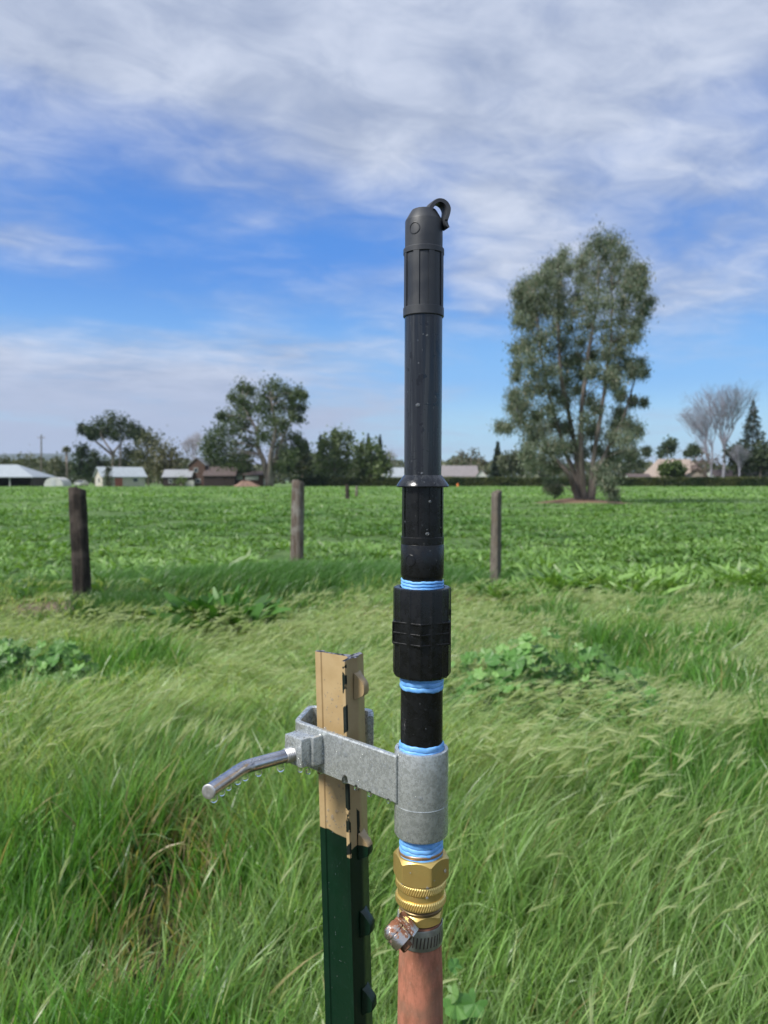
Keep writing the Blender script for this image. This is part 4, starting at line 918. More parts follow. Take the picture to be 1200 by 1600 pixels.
def brassm(name, a, b, r):
    m, t, p = mat(name, a, r, .72, .5); co = objco(t); n = t.noise(co, 90, 5, .65); n2 = t.noise(co, 500, 3, .6)
    t.put(p.inputs['Base Color'], t.mix(t.ramp(n, .38, .68), a, b)); t.put(p.inputs['Roughness'], t.ramp(n, .35, .65, r - .06, r + .10)); bump(t, p, n2, .06, .0003); return m
m_brass = brassm('yellow brass', (.72, .51, .17), (.62, .46, .15), .34)
m_brassk = brassm('knurled bright brass', (.90, .68, .24), (.80, .58, .20), .30)
m_brassd = brassm('tarnished brass', (.34, .24, .12), (.20, .15, .09), .38)
m_copper = brassm('bare copper thread', (.45, .30, .18), (.28, .19, .12), .4)
m_galv, t, p = mat('galvanised steel', (.45, .47, .46), .45, .6, .5); co = objco(t)
v = t.new('ShaderNodeTexVoronoi'); v.inputs['Scale'].default_value = 900; t.put(v.inputs['Vector'], co)
n = t.noise(co, 330, 6, .7); n2 = t.noise(co, 900, 4, .7)
c = t.mix(t.ramp(n, .34, .66), (.46, .49, .48), (.64, .67, .66)); c = t.mix(t.ramp(n2, .62, .68, 0, .75), c, (.95, .96, .94)); c = t.mix(t.ramp(v.outputs['Distance'], .30, .55, 0, .12), c, (.20, .22, .22))
t.put(p.inputs['Base Color'], c); t.put(p.inputs['Roughness'], t.ramp(n, .35, .65, .20, .36)); bump(t, p, t.math('ADD', n2, n), .22, .0005)
m_rod = noisy('smooth steel rod', (.46, .46, .49), (.62, .62, .64), 120, .27, metal=1.0, bs=.08, bd=.0004)
m_cut = noisy('cut steel face', (.58, .56, .54), (.76, .74, .71), 300, .42, metal=.9)
m_bead, t, p = mat('surface water beads', (.35, .38, .40), .03, 0, .9); p.inputs['Alpha'].default_value = .24; p.inputs['Specular IOR Level'].default_value = 1.0
m_water, t, p = mat('water', (1, 1, 1), .02, 0, .5); p.inputs['Transmission Weight'].default_value = 1.0; p.inputs['IOR'].default_value = 1.33
rd = random.Random(21)

base = Vector(A0); base = axp(1345)
riser = thing('irrigation_riser', base, 'tall black plastic riser with hook-topped cap, held upright by a galvanised bracket', 'riser')
# cap
s = MB(); s.lathe(prof((29.3, 392), (29.4, 375), (29.4, 347.5), (28.8, 345.6), (20.5, 331.5), (19.2, 329.8), (17, 329), (.01, 326)), 72, AM); s.build('cap', m_plasg, riser, angle=18)
CAP = [o for o in SC.objects if o.name.startswith('cap')][-1]
def ringmark(px, py, rpx, on, parent, m, depth_=.0004):
    ctr = P(px, py, YA); loc = AM.inverted() @ ctr; R = rw(on, py); xx = loc.x; yy = -math.sqrt(max(R * R - xx * xx, 0)); s = MB(); pts = []
    rr = rw(rpx, py)
    for k in range(25):
        a = 2 * math.pi * k / 24; th = math.atan2(yy, xx) + rr * math.cos(a) / R; pts.append(AM @ Vector((R * math.cos(th), R * math.sin(th), loc.z + rr * math.sin(a))))
    s.tube(pts, depth_, 5, False); return s.build('mould_mark', m, parent)
ringmark(646.5, 364, 8.5, 29.4, CAP, m_plasg)
# hook clip on the cap
hk = [(667, 343), (668, 333), (672, 323), (679, 316), (688, 313.5), (697, 318), (702, 327), (701, 337), (698, 346), (699, 353), (703, 359)]
th_ = [4.2, 4.0, 3.8, 3.6, 3.6, 3.9, 4.0, 3.4, 3.2, 3.2, 1.6]
hk = [(666 + (x - 666) * .86, 345 + (y - 345) * .93) for x, y in hk]; pts = [P(x, y, YA - .004) for x, y in hk]; s = MB(); V = []; Fc = []; nrm_w = Vector((.42, -1, 0)).normalized(); hw_ = .0040
fine = []; fth = []
for i in range(len(pts) - 1):
    p0 = pts[max(i - 1, 0)]; p1 = pts[i]; p2 = pts[i + 1]; p3 = pts[min(i + 2, len(pts) - 1)]
    for j in range(4):
        f = j / 4; fine.append(.5 * ((2 * p1) + (p2 - p0) * f + (2 * p0 - 5 * p1 + 4 * p2 - p3) * f * f + (3 * p1 - p0 - 3 * p2 + p3) * f ** 3)); fth.append(th_[i] * (1 - f) + th_[i + 1] * f)
fine.append(pts[-1]); fth.append(th_[-1])
for i, q in enumerate(fine):
    tg = (fine[min(i + 1, len(fine) - 1)] - fine[max(i - 1, 0)]).normalized(); nn = tg.cross(Vector((0, -1, 0))).normalized(); e = fth[i] / F * .5 * 1.0
    wv = nrm_w * hw_ * (1 if i < len(fine) * .8 else .85)
    ch = .72
    for (a, b) in ((1, ch), (ch, 1), (-ch, 1), (-1, ch), (-1, -ch), (-ch, -1), (ch, -1), (1, -ch)): V.append(q + nn * e * a + wv * b)
for i in range(len(fine) - 1):
    for k in range(8): k2 = (k + 1) % 8; Fc.append((i * 8 + k, i * 8 + k2, i * 8 + 8 + k2, i * 8 + 8 + k))
Fc += [tuple(range(8))[::-1], tuple(range(len(fine) * 8 - 8, len(fine) * 8))]
s.add(V, Fc); s.build('hook', m_plasg, CAP, angle=35)
# ribbed upper sleeve
def ribbed(y0, y1, rb, rr_, yr0, yr1, n, w_, phase, m, name, topring=True):
    s = MB()
    pr = prof((rb, y1 - .5), (rb, y0 + .5)); s.lathe(pr, 72, AM)
    s.lathe(prof((rb - 3, y1), (rr_ - .6, y1), (rr_, y1 - 1), (rr_, yr1 + .6), (rr_ - .5, yr1), (rb - 1, yr1)), 72, AM)
    if topring: s.lathe(prof((rb - 1, yr0), (rr_ - .5, yr0), (rr_, yr0 - .6), (rr_, y0 + 1), (rr_ - .6, y0), (rb - 3, y0)), 72, AM)
    for k in range(n):
        a0 = phase + 2 * math.pi * k / n; V = []; Fc = []; m_ = 5
        za, zb = zz_(yr1 + .3), zz_(yr0 - .3 if topring else yr0)
        for z, py in ((za, yr1), (zb, yr0)):
            for j in range(m_ + 1):
                a = a0 - w_ / 2 + w_ * j / m_
                for r_ in (rb - 1, rr_ - .35): V.append(AM @ Vector((rw(r_, py) * math.cos(a), rw(r_, py) * math.sin(a), z)))
        q = 2 * (m_ + 1)
        for j in range(m_): Fc.append((2 * j + 1, 2 * j + 3, q + 2 * j + 3, q + 2 * j + 1))
        Fc.append((0, 1, q + 1, q)); Fc.append((2 * m_ + 1, 2 * m_, q + 2 * m_, q + 2 * m_ + 1)); s.add(V, Fc)
    return s.build(name, m, riser, angle=30)
ribbed(390, 496, 29.9, 31.9, 399, 482, 8, .30, -math.pi / 2 + .36, m_plasg, 'grip_sleeve')
s = MB(); s.lathe(prof((29.0, 744), (29.3, 620), (29.5, 494)), 72, AM); s.build('tube', m_plas, riser, smooth=True)
s = MB(); s.lathe(prof((33, 761.5), (40.6, 761), (41.2, 759.5), (40.4, 757), (30.0, 743), (28.8, 742.2), (28, 742)), 72, AM); s.build('drip_collar', m_plas, riser, angle=30)
ribbed(760, 850, 32.0, 33.6, 760, 838, 8, .24, -math.pi / 2 + .36 - .75, m_plasb, 'lower_sleeve', False)
s = MB(); s.lathe(prof((29.5, 907), (30.8, 906), (31.2, 903), (33.0, 900.5), (33.8, 896), (33.8, 851), (33.2, 849.6)), 72, AM); q = s.build('socket_end', m_plasb, riser, angle=30)
ringmark(640, 873, 8.6, 33.8, q, m_plasb, .0003)
# thread tape windings
def tape(y0, y1, r, n, seed, m=None, name='thread_tape', taper=0):
    rr_ = random.Random(seed); ph = [rr_.random() * 6.28 for _ in range(4)]
    pr = []; N_ = n * 7
    for i in range(N_ + 1):
        f = i / N_; pr.append((r - 1.2 + taper * f + 1.3 * abs(math.sin(math.pi * f * n)) ** .55, y1 + (y0 - y1) * f))
    def fr(a, r_, z): e = rw(.8, y0); return r_ * (1 + .010 * math.sin(5 * a + ph[0]) + .006 * math.sin(11 * a + ph[1] + z * 900)), z + e * (1.3 * math.sin(a + ph[1]) + .8 * math.sin(3 * a + ph[2]) + .5 * math.sin(8 * a + ph[3]) + .3 * math.sin(19 * a))
    pr = [(r - 4, y1 + .2)] + pr + [(r - 4, y0 - .2)]
    s = MB(); s.lathe(prof(*pr), 90, AM, 0, fr); return s.build(name, m or m_tape, riser, smooth=True, angle=60)
tape(904.5, 919, 33.6, 3, 1)
tape(1052, 1074, 34.2, 3, 2)
tape(1158, 1182, 35.3, 3, 3)
tape(1298, 1341, 34.2, 6, 4)
s = MB(); s.lathe(prof((33, 1331), (34.6, 1330), (34.9, 1328), (34.6, 1326), (33, 1325)), 60, AM, 0, lambda a, r_, z: (r_, z + .0012 * math.sin(a + 2.6))); s.build('bare_thread', m_copper, riser, smooth=True)
s = MB(); s.lathe(prof((32, 1345), (32, 895)), 40, AM); s.build('inner_pipe', m_plasb, riser, smooth=True)
# union coupling: faceted barrel with a hexagonal ribbed band
def facet(n, dep, ph=0.0):
    def fr(a, r_, z):
        u_ = ((a + ph) % (2 * math.pi / n)) / (2 * math.pi / n) - .5
        k = math.cos(math.pi / n) / math.cos(u_ * 2 * math.pi / n) + dep * (1 if abs(u_) > .43 else 0)
        return r_ * k, z
    return fr
s = MB(); s.lathe(prof((33, 1054.5), (41.5, 1054), (44.6, 1050), (44.8, 1046), (44.8, 920), (44.2, 917.2), (42.5, 916.5), (36, 916.4), (35.5, 925)), 160, AM, 0, facet(16, .012, .1)); un = s.build('union_coupling', m_plasb, riser, angle=20)
s = MB(); HX = facet(6, 0, math.pi / 2 - .42 + math.pi / 6 * 0)
def hexfr(a, r_, z):
    q = (a + math.pi / 2 + .09) % (math.pi / 3) - math.pi / 6
    return r_ * math.cos(math.pi / 6) / math.cos(q), z
s.lathe(prof((44, 1000), (49.2, 1000), (49.2, 969), (44, 969)), 72, AM, 0, hexfr)
for y in (968, 984, 1000): s.lathe(prof((45, y + 1.4), (50.6, y + 1.4), (51.0, y + .9), (51.0, y - .9), (50.6, y - 1.4), (45, y - 1.4)), 72, AM, 0, hexfr)
for k in range(6):
    a = -math.pi / 2 - .09 + k * math.pi / 3; R1 = rw(49.9, 984); ctr = AM @ Vector((R1 * math.cos(a), R1 * math.sin(a), zz_(984)))
    s.box(ctr, (rw(2.6, 984), rw(2.2, 984), rw(33, 984)), AM.to_3x3().to_4x4() @ Matrix.Rotation(a, 4, 'Z'))
s.build('locking_ring', m_plasb, un, angle=25)
s = MB(); a = P(700.5, 968, YA - .004); b_ = P(704.8, 952, YA - .004); s.tube([a, a.lerp(b_, .6), b_], [.0011, .0009, .0003], 6); s.build('ring_tab', m_plasb, un)
# plain nipple
s = MB(); s.lathe(prof((32.9, 1172), (32.9, 1060)), 72, AM); q = s.build('pipe_nipple', m_plasb, riser, smooth=True)
ringmark(650, 1121, 8.5, 32.9, q, m_plasb, .0002)
# beads of water on the riser
def beads_on(name, pts, parent, m=None):
    """pts (position, outward normal, radius)"""
    s = MB(); bm = bmesh.new(); bmesh.ops.create_icosphere(bm, subdivisions=2, radius=1); vs = [v.co.copy() for v in bm.verts]; fs = [[v.index for v in f.verts] for f in bm.faces]; bm.free()
    for c_, nn, r_ in pts:
        M = nn.to_track_quat('Z', 'Y').to_matrix(); ex = rd.uniform(.85, 1.2); ey = rd.uniform(.85, 1.25)
        s.add([c_ + M @ Vector((v.x * r_ * ex, v.y * r_ * ey, v.z * r_ * .62)) for v in vs], fs)
    o = s.build(name, m or m_bead, parent, smooth=True); o['kind'] = 'stuff'; return o
def onaxis(px, py, r_, s_):
    loc = AM.inverted() @ P(px, py, YA); R = rw(r_, py); x_ = max(-R * .97, min(R * .97, loc.x)); yv = -math.sqrt(R * R - x_ * x_)
    return (AM @ Vector((x_, yv, loc.z)), (AM.to_3x3() @ Vector((x_, yv, 0))).normalized(), s_)
beads_on('water_beads', [onaxis(652, 636, 29.2, .0016), onaxis(666, 530, 29.4, .0009), onaxis(658, 740, 29, .0010), onaxis(653, 572, 29.3, .0007), onaxis(670, 783, 33, .0010), onaxis(666, 832, 33, .0013), onaxis(661, 755, 37, .0009), onaxis(676, 756, 38, .0008)] +
         [onaxis(rd.uniform(630, 690), rd.uniform(500, 740), 29.3, rd.uniform(.0002, .0005)) for _ in range(26)] + [onaxis(rd.uniform(628, 690), rd.uniform(770, 900), 33.5, rd.uniform(.0002, .0005)) for _ in range(16)] + [onaxis(rd.uniform(628, 688), rd.uniform(1080, 1155), 32.9, rd.uniform(.0002, .0004)) for _ in range(8)], riser)

# ---------------------------------------------------------------- galvanised bracket with bent locking rod
z_top = lambda: 0
BT = P(600, 1178, .495).z; BB = P(600, 1252, .495).z           # strap top and bottom heights
def xy(px, py, Y): v = P(px, py, Y); return Vector((v.x, v.y, 0))
brk = thing('post_bracket', P(658, 1240, YA), 'galvanised steel bracket with bent locking rod, clamped round the tan-topped post', 'bracket')
s = MB(); s.lathe(prof((36, 1301), (40.5, 1300.5), (42, 1297.5), (42, 1169.5), (41.4, 1167.6), (36.4, 1167.3), (35.9, 1168.5), (35.9, 1200)), 80, AM)
sock = s.build('pipe_socket', m_galv, brk, angle=40)
s = MB(); s.lathe(prof((42.0, 1253.5), (42.35, 1252.8), (42.35, 1251.8), (42.0, 1251)), 80, AM); s.build('seam', m_galv, sock, smooth=True)
def strip(path, zt, zb, th, name, parent, m, rnd=.0009):
    """vertical flat bar following a top-view path with rounded corners"""
    pts = []
    n = len(path)
    for i, q in enumerate(path):
        if 0 < i < n - 1:
            a = (path[i - 1] - q); b = (path[i + 1] - q); r_ = min(.006, a.length * .45, b.length * .45); pa = q + a.normalized() * r_; pb = q + b.normalized() * r_
            for k in range(7): f = k / 6; pts.append((1 - f) ** 2 * pa + 2 * f * (1 - f) * q + f * f * pb)
        else: pts.append(q)
    V = []; Fc = []; h = th / 2; e = rnd
    sec = [(-h, zb + e), (-h, zt - e), (-h + e, zt), (h - e, zt), (h, zt - e), (h, zb + e), (h - e, zb), (-h + e, zb)]
    for i, q in enumerate(pts):
        tg = (pts[min(i + 1, len(pts) - 1)] - pts[max(i - 1, 0)]).normalized(); nn = Vector((-tg.y, tg.x, 0))
        for (o_, z) in sec: V.append(q + nn * o_ + Vector((0, 0, z)))
    k8 = len(sec)
    for i in range(len(pts) - 1):
        for k in range(k8): k2 = (k + 1) % k8; Fc.append((i * k8 + k, i * k8 + k2, (i + 1) * k8 + k2, (i + 1) * k8 + k))
    Fc += [tuple(range(k8))[::-1], tuple(range(len(pts) * k8 - k8, len(pts) * k8))]
    s = MB(); s.add(V, Fc); return s.build(name, m, parent, angle=40)
SA = xy(622, 1178, .492); SB = xy(463.5, 1128, .566); SCC = xy(484, 1112, .603); SD = xy(580, 1112, .594); SE = xy(579, 1122, .576)
strap = strip([SA, SB, SCC, SD, SE], BT, BB, .0042, 'strap', brk, m_galv)
tdir = (SB - SA).normalized(); tn = Vector((-tdir.y, tdir.x, 0))
if tn.y > 0: tn = -tn          # towards the camera
# welded threaded block on the strap near its left end
def onstrap(px, py, off=.0021):
    """point on the strap's front face seen at that pixel"""
    o = Vector((0, 0, H)); d = P(px, py, 1) - o; A = SA + tn * off
    k = (A - Vector((0, 0, 0))).dot(tn) - o.dot(tn); k /= d.dot(tn); return o + d * k
bc = onstrap(487, 1174) + tn * .0075
MR = Matrix((tdir.to_tuple(), (-tn).to_tuple(), (0, 0, 1))).transposed().to_4x4()
bc.z = P(480, 1172, .54).z
s = MB(); s.box(bc + tn * .001, (.0195, .0175, .0205), MR, 0, .0014); s.box(bc - tdir * .0095 - tn * .003, (.007, .0095, .021), MR, 0, .0016)
blk = s.build('thread_block', m_galv, brk, angle=40)
s = MB()
for k in range(11):
    q = bc - tn * .0066 - tdir * .0105 + Vector((rd.gauss(0, .0006), 0, -.009 + .018 * k / 10)); s.lathe([(.0001, .0012), (.0016, .0008), (.0024, 0), (.0016, -.0008), (.0001, -.0012)], 10, Matrix.Translation(q) @ tn.to_track_quat('Z', 'Y').to_matrix().to_4x4())
s.build('weld_bead', m_galv, blk, smooth=True)
# rod
r0 = P(469, 1175, .543); r1 = P(381, 1199, .518); r2 = P(326, 1237, .470)
dd = (r1 - r0).normalized(); start = r0 - dd * .010
pts = [start, r0]; 
for k in range(1, 8): pts.append(r0.lerp(r1, k / 8))
for k in range(9):
    f = k / 8; a = r1 + (r0 - r1).normalized() * .008; b_ = r1 + (r2 - r1).normalized() * .008; pts.append((1 - f) ** 2 * a + 2 * f * (1 - f) * r1 + f * f * b_)
for k in range(1, 9): pts.append((r1 + (r2 - r1).normalized() * .008).lerp(r2, k / 8))
RR = .0047
rr_ = [RR] * len(pts)
s = MB(); s.tube(pts, rr_, 28, False)
d2 = (r2 - r1).normalized(); rod = s.build('locking_rod', m_rod, brk, smooth=True, angle=50)
M2 = Matrix.Translation(r2) @ d2.to_track_quat('Z', 'Y').to_matrix().to_4x4()
s = MB(); s.lathe([(RR, 0), (RR * .97, .0004), (RR * .86, .0007), (RR * .5, .0005), (.00001, .0006)], 28, M2); s.build('rod_end', m_cut, rod, angle=40)
M0 = Matrix.Translation(r0 + dd * .0065) @ dd.to_track_quat('Z', 'Y').to_matrix().to_4x4()
s = MB(); s.lathe([(RR + .0003 + (.0004 if k % 2 else -.0003), -.004 + k * .0007) for k in range(15)] + [(RR - .0003, .0068)], 32, M0); s.build('thread', m_cut, rod, angle=30)
# beads over bracket
bl = []
def strap_pt(px, py, r_): q = onstrap(px, py); return (q, tn.copy(), r_)
k = 0
while k < 150:
    f = rd.random(); px = 512 + f * 100; yt = 1128 + (px - 463) * .33 + 8; yb = 1186 + (px - 463) * .44; py = rd.uniform(yt, yb); bl.append(strap_pt(px, py, rd.choice([.0004, .0005, .0007, .0004, .0003, .0009]))); k += 1
for (x_, y_, r_) in ((532, 1161, .0019), (539.5, 1230 - 51, .0015), (530, 1178, .0012), (601, 1197, .0008), (508, 1138, .0013), (492, 1140, .0015), (483, 1137, .0014), (476, 1146, .0009), (561, 1170, .0008)): bl.append(strap_pt(x_, y_, r_))
for k in range(46):   # top rim
    f = rd.random(); q = SA.lerp(SB, f); bl.append((q + Vector((0, 0, BT)) + tn * rd.uniform(-.0015, .0015), Vector((0, 0, 1)), rd.uniform(.0004, .0010)))
for k in range(16): q = SB.lerp(SCC, rd.random()); bl.append((q + Vector((0, 0, BT)), Vector((0, 0, 1)), rd.uniform(.0005, .0011)))
for k in range(12): q = SD.lerp(SE, rd.random()); bl.append((q + Vector((rd.uniform(-.001, .001), 0, BT)), Vector((0, 0, 1)), rd.uniform(.0005, .0012)))
sd_n = Vector((1, -.1, 0)).normalized()
for k in range(30): bl.append((SD.lerp(SE, rd.uniform(.2, .95)) + Vector((.0021, 0, rd.uniform(BB + .008, BT - .001))), sd_n, rd.uniform(.0003, .0007)))
for k in range(60): bl.append((bc + tn * .0098 + tdir * rd.uniform(-.009, .009) + Vector((0, 0, rd.uniform(-.009, .009))), tn.copy(), rd.choice([.0004, .0006, .0009, .0005])))
for k in range(50): bl.append((bc + tn * rd.uniform(-.006, .008) + tdir * .0128 * 0 + tdir * rd.uniform(-.011, .009) + Vector((0, 0, .0104)), Vector((0, 0, 1)), rd.uniform(.0003, .0008)))
for k in range(34):
    i_ = rd.randrange(3, len(pts) - 2); tg = (pts[i_ + 1] - pts[i_ - 1]).normalized(); up = Vector((rd.gauss(0, .6), -.6, .9)); up = (up - tg * up.dot(tg)).normalized(); bl.append((pts[i_].lerp(pts[i_ + 1], rd.random()) + up * RR, up, rd.uniform(.0003, .0010)))
for k in range(34): bl.append(onaxis(rd.uniform(622, 696), rd.uniform(1180, 1295), 42, rd.choice([.0003, .0004, .0006])))
bl += [onaxis(655, 1230, 42, .0013), onaxis(672, 1210, 42, .0008), onaxis(638, 1240, 42, .0008), onaxis(636, 1285, 42, .0009), onaxis(627, 1200, 42, .0007)]
bo = beads_on('water_beads', bl, brk)
# hanging drops: each a thing
def hang(px, py, Y, r_, label):
    r_ *= 1.18
    c_ = P(px, py, Y); s = MB(); s.lathe([(.00001, -1.0 * r_), (.45 * r_, -.93 * r_), (.80 * r_, -.62 * r_), (1.0 * r_, -.08 * r_), (.97 * r_, .35 * r_), (.80 * r_, .8 * r_), (.6 * r_, 1.15 * r_), (.45 * r_, 1.35 * r_), (.00001, 1.4 * r_)], 24, Matrix.Translation(c_))
    o = s.build('water_drop', m_water, None, smooth=True, origin=c_); return tag(o, label, 'water drop', 'water drops hanging from the bracket and rod')
def rodY(px):
    for i_ in range(len(pts) - 1):
        a = pts[i_]; 
        ax_ = 600 + 1200 * a.x / depth(a); bx_ = 600 + 1200 * pts[i_ + 1].x / depth(pts[i_ + 1])
        if bx_ <= px <= ax_: return a.y + (pts[i_ + 1].y - a.y) * (ax_ - px) / max(ax_ - bx_, 1e-6)
    return r2.y
ordn = ['nearest its cut end', 'second from its cut end', 'third from its cut end', 'fourth from its end', 'fifth from its cut end', 'sixth from its cut end', 'nearest the threads']
for (x_, y_, r_), l_ in zip(((334, 1248, .0022), (346.5, 1238.5, .0019), (357, 1230, .0019), (371.5, 1220.5, .0021), (383, 1215, .0020), (404, 1208, .0020), (438.5, 1200, .0024)), ordn):
    hang(x_, y_, rodY(x_), r_, 'water drop hanging under the bent steel rod, ' + l_)
for (x_, y_, r_), l_ in zip(((469, 1203, .0016), (481.5, 1206, .0016)), ('left one of the pair', 'right one of the pair')): hang(x_, y_, bc.y - .003, r_, 'water drop under the welded steel block of the bracket, ' + l_)
for (x_, y_, r_), l_ in zip(((500, 1205.5, .0019), (539.5, 1219, .0022), (556.5, 1231, .0014), (578, 1241, .0014), (607, 1252, .0012)), ('farthest left beside the block', 'largest one, before the post ridge', 'just right of the post', 'midway between post and socket', 'close to the socket')):
    q = onstrap(x_, y_); hang(x_, y_, q.y, r_, 'water drop on the lower edge of the bracket strap, ' + l_)

# ---------------------------------------------------------------- steel T-post
def stud_zs(): return [1071, 1196, 1320, 1441, 1561, 1682, 1805]
zb = P(560, 1025, .56).z
top_n = P(538.5, 1033, .541); far_ = P(567, 1023, .568)      # near and far flange edges at the top
bot_n = P(553.5, 1600, .541); bot_f = P(582.5, 1600, .566); bot_l = P(510.5, 1600, .575); top_l = P(495.5, 1025, .575)
ztop = top_n.z; lean = Vector(((bot_n.x - top_n.x) / (bot_n.z - top_n.z), (bot_n.y - top_n.y) / (bot_n.z - top_n.z), 1))  # per metre of height
n2_ = Vector((top_n.x, top_n.y, 0)); f2 = Vector((far_.x, far_.y, 0)); fl = (f2 - n2_).normalized(); FW = (f2 - n2_).length
fn = Vector((fl.y, -fl.x, 0)); fn = fn if fn.x > 0 else -fn     # the studded face's normal (right and to the camera)
mid2 = n2_ + fl * FW * .5
l2 = Vector((top_l.x, top_l.y, 0))
st = (l2 - mid2); st = -fn * max(st.length, .02) if False else st
sdir = st.normalized(); SWL = st.length; sper = Vector((-sdir.y, sdir.x, 0)); sper = sper if sper.y < 0 else -sper
gzp = gz(mid2.x, mid2.y) - .3
m_post = []
def tpost_mat(name, kind):
    m, t, p = mat(name, (.5, .33, .14), .42, 0, .45); co = objco(t)
    ox, oy, oz = t.sep(co); n = t.noise(co, 60, 4, .6); nf = t.noise(co, 260, 4, .65); nd = t.noise(co, 40, 2, .5)
    tan = t.mix(t.ramp(n, .3, .7), (.41, .292, .145), (.47, .345, .18))
    if kind == 'edge': tan = t.mix(t.ramp(t.noise(co, 75, 3, .55), .47, .51), tan, (.010, .016, .013)); 
    else: tan = t.mix(t.ramp(nf, .70, .74), tan, (.10, .08, .05))
    grn = t.mix(t.ramp(nf, .62, .72, 0, .5), (.0015, .020, .0085), (.012, .045, .026))
    cut = t.math('ADD', oz, t.math('MULTIPLY', t.math('SUBTRACT', nd, .5), .006)); cut = t.math('ADD', cut, t.math('MULTIPLY', ox, .12))
    zc = P(520, 1309, .56).z - TP.z
    t.put(p.inputs['Base Color'], t.mix(t.ramp(cut, zc - .0006 - (.006 if kind == 'edge' else 0), zc + .0003 - (.006 if kind == 'edge' else 0)), grn, tan))
    t.put(p.inputs['Roughness'], t.ramp(n, .3, .7, .34, .48)); bump(t, p, t.math('ADD', n, t.math('MULTIPLY', nf, .4)), .12, .0008); return m
TP = Vector((mid2.x, mid2.y, gz(mid2.x, mid2.y)))
tp_thing = thing('steel_post', TP, 'dark green steel T-post with tan painted top and row of studs', 'fence post')
mt_face = tpost_mat('painted steel', 'face'); mt_edge = tpost_mat('chipped painted edge', 'edge')
m_raw, t, p = mat('worn top metal', (.20, .20, .22), .5, .6, .5); n = t.noise(objco(t), 220, 4, .6); t.put(p.inputs['Base Color'], t.mix(t.ramp(n, .46, .52), (.30, .30, .33), (.02, .02, .02)))
TT = .0032; TB = .0052
# cross-section outline (top view, counter-clockwise not required), with bead at stem end
def off(base2, a, b): return base2 + fn * a + fl * b
sec = [off(mid2, 0, -FW / 2), off(mid2, .0009, -FW / 2 + .0012), off(mid2, .0012, -FW * .16), off(mid2, .0026, -FW * .09), off(mid2, .0026, FW * .09), off(mid2, .0012, FW * .16), off(mid2, .0009, FW / 2 - .0012), off(mid2, 0, FW / 2), off(mid2, -.0026, FW / 2 - .0006)]
root_b = off(mid2, -.0036, .0026); root_a = off(mid2, -.0036, -.0026)
e1 = l2 - sper * TT * .55; e2 = l2 + sper * TT * .55
sec += [root_b, mid2 + sdir * .006 - sper * TT * .5, l2 - sdir * .006 - sper * TT * .5, l2 - sdir * .0052 - sper * (TT * .5 + .0009), e1 - sper * .0006, l2 + sdir * .0006, e2 + sper * .0006, l2 - sdir * .0052 + sper * (TT * .5 + .0009), l2 - sdir * .006 + sper * TT * .5, mid2 + sdir * .006 + sper * TT * .5, root_a, off(mid2, -.0026, -FW / 2 + .0006)]
zs = [ztop]; 
while zs[-1] > gzp: zs.append(max(gzp, zs[-1] - .03))
V = []; Fc = []; MI = []; kk = len(sec); N2 = len(sec)
for z in zs:
    for q in sec: V.append(Vector((q.x + lean.x * (z - ztop), q.y + lean.y * (z - ztop), z + (rd.gauss(0, .0003) if z == ztop else 0))))
s = MB()
edge_faces = {0, N2 - 1, 19 if N2 > 19 else -1}
for i_ in range(len(zs) - 1):
    for k in range(kk):
        k2 = (k + 1) % kk; s_m = 1 if k in (0, kk - 1) or (k == 2 and P(600, 1118, .55).z > zs[i_] > P(600, 1290, .55).z) else 0
        Fc.append((i_ * kk + k, i_ * kk + k2, (i_ + 1) * kk + k2, (i_ + 1) * kk + k)); MI.append(s_m)
b0 = len(s.V); s.V += V; s.F += Fc; s.M += MI
s.F.append(tuple(range(kk))); s.M.append(2)
body = s.build('shaft', [mt_face, mt_edge, m_raw], tp_thing, angle=35)
for py in stud_zs():
    zc = P(556, py, .553).z; ctr = mid2 + Vector((lean.x * (zc - ztop), lean.y * (zc - ztop), zc)); s = MB(); q = []
    # wedge: sloping top, blunt nose, undercut
    pr = [(.0020, .0100), (.0044, .0072), (.0078, .0036), (.0092, .0012), (.0094, -.0038), (.0084, -.0062), (.0052, -.0078), (.0020, -.0096)]
    for w_, ins in ((-.0040, 0), (-.0031, .0006), (.0031, .0006), (.0040, 0)):
        for (o_, z) in pr: q.append(ctr + fn * (o_ + (ins if o_ > .003 else 0)) + fl * w_ * (1.25 if o_ < .003 else 1) + Vector((0, 0, z)))
    n_ = len(pr); Fc = []
    for a in range(3):
        for b_ in range(n_ - 1): Fc.append((a * n_ + b_, a * n_ + b_ + 1, (a + 1) * n_ + b_ + 1, (a + 1) * n_ + b_))
    Fc += [tuple(range(n_)), tuple(range(3 * n_, 4 * n_))[::-1]]; s.add(q, Fc); s.build('stud', mt_face, tp_thing, smooth=True, angle=50)
def onstem(px, py, r_):
    o = Vector((0, 0, H)); d = P(px, py, 1) - o; zg = P(px, py, .56).z; A = l2 + sper * TT * .5 + Vector((lean.x * (zg - ztop), lean.y * (zg - ztop), 0)); k = (A - o).dot(sper) / d.dot(sper); return (o + d * k, sper.copy(), r_)
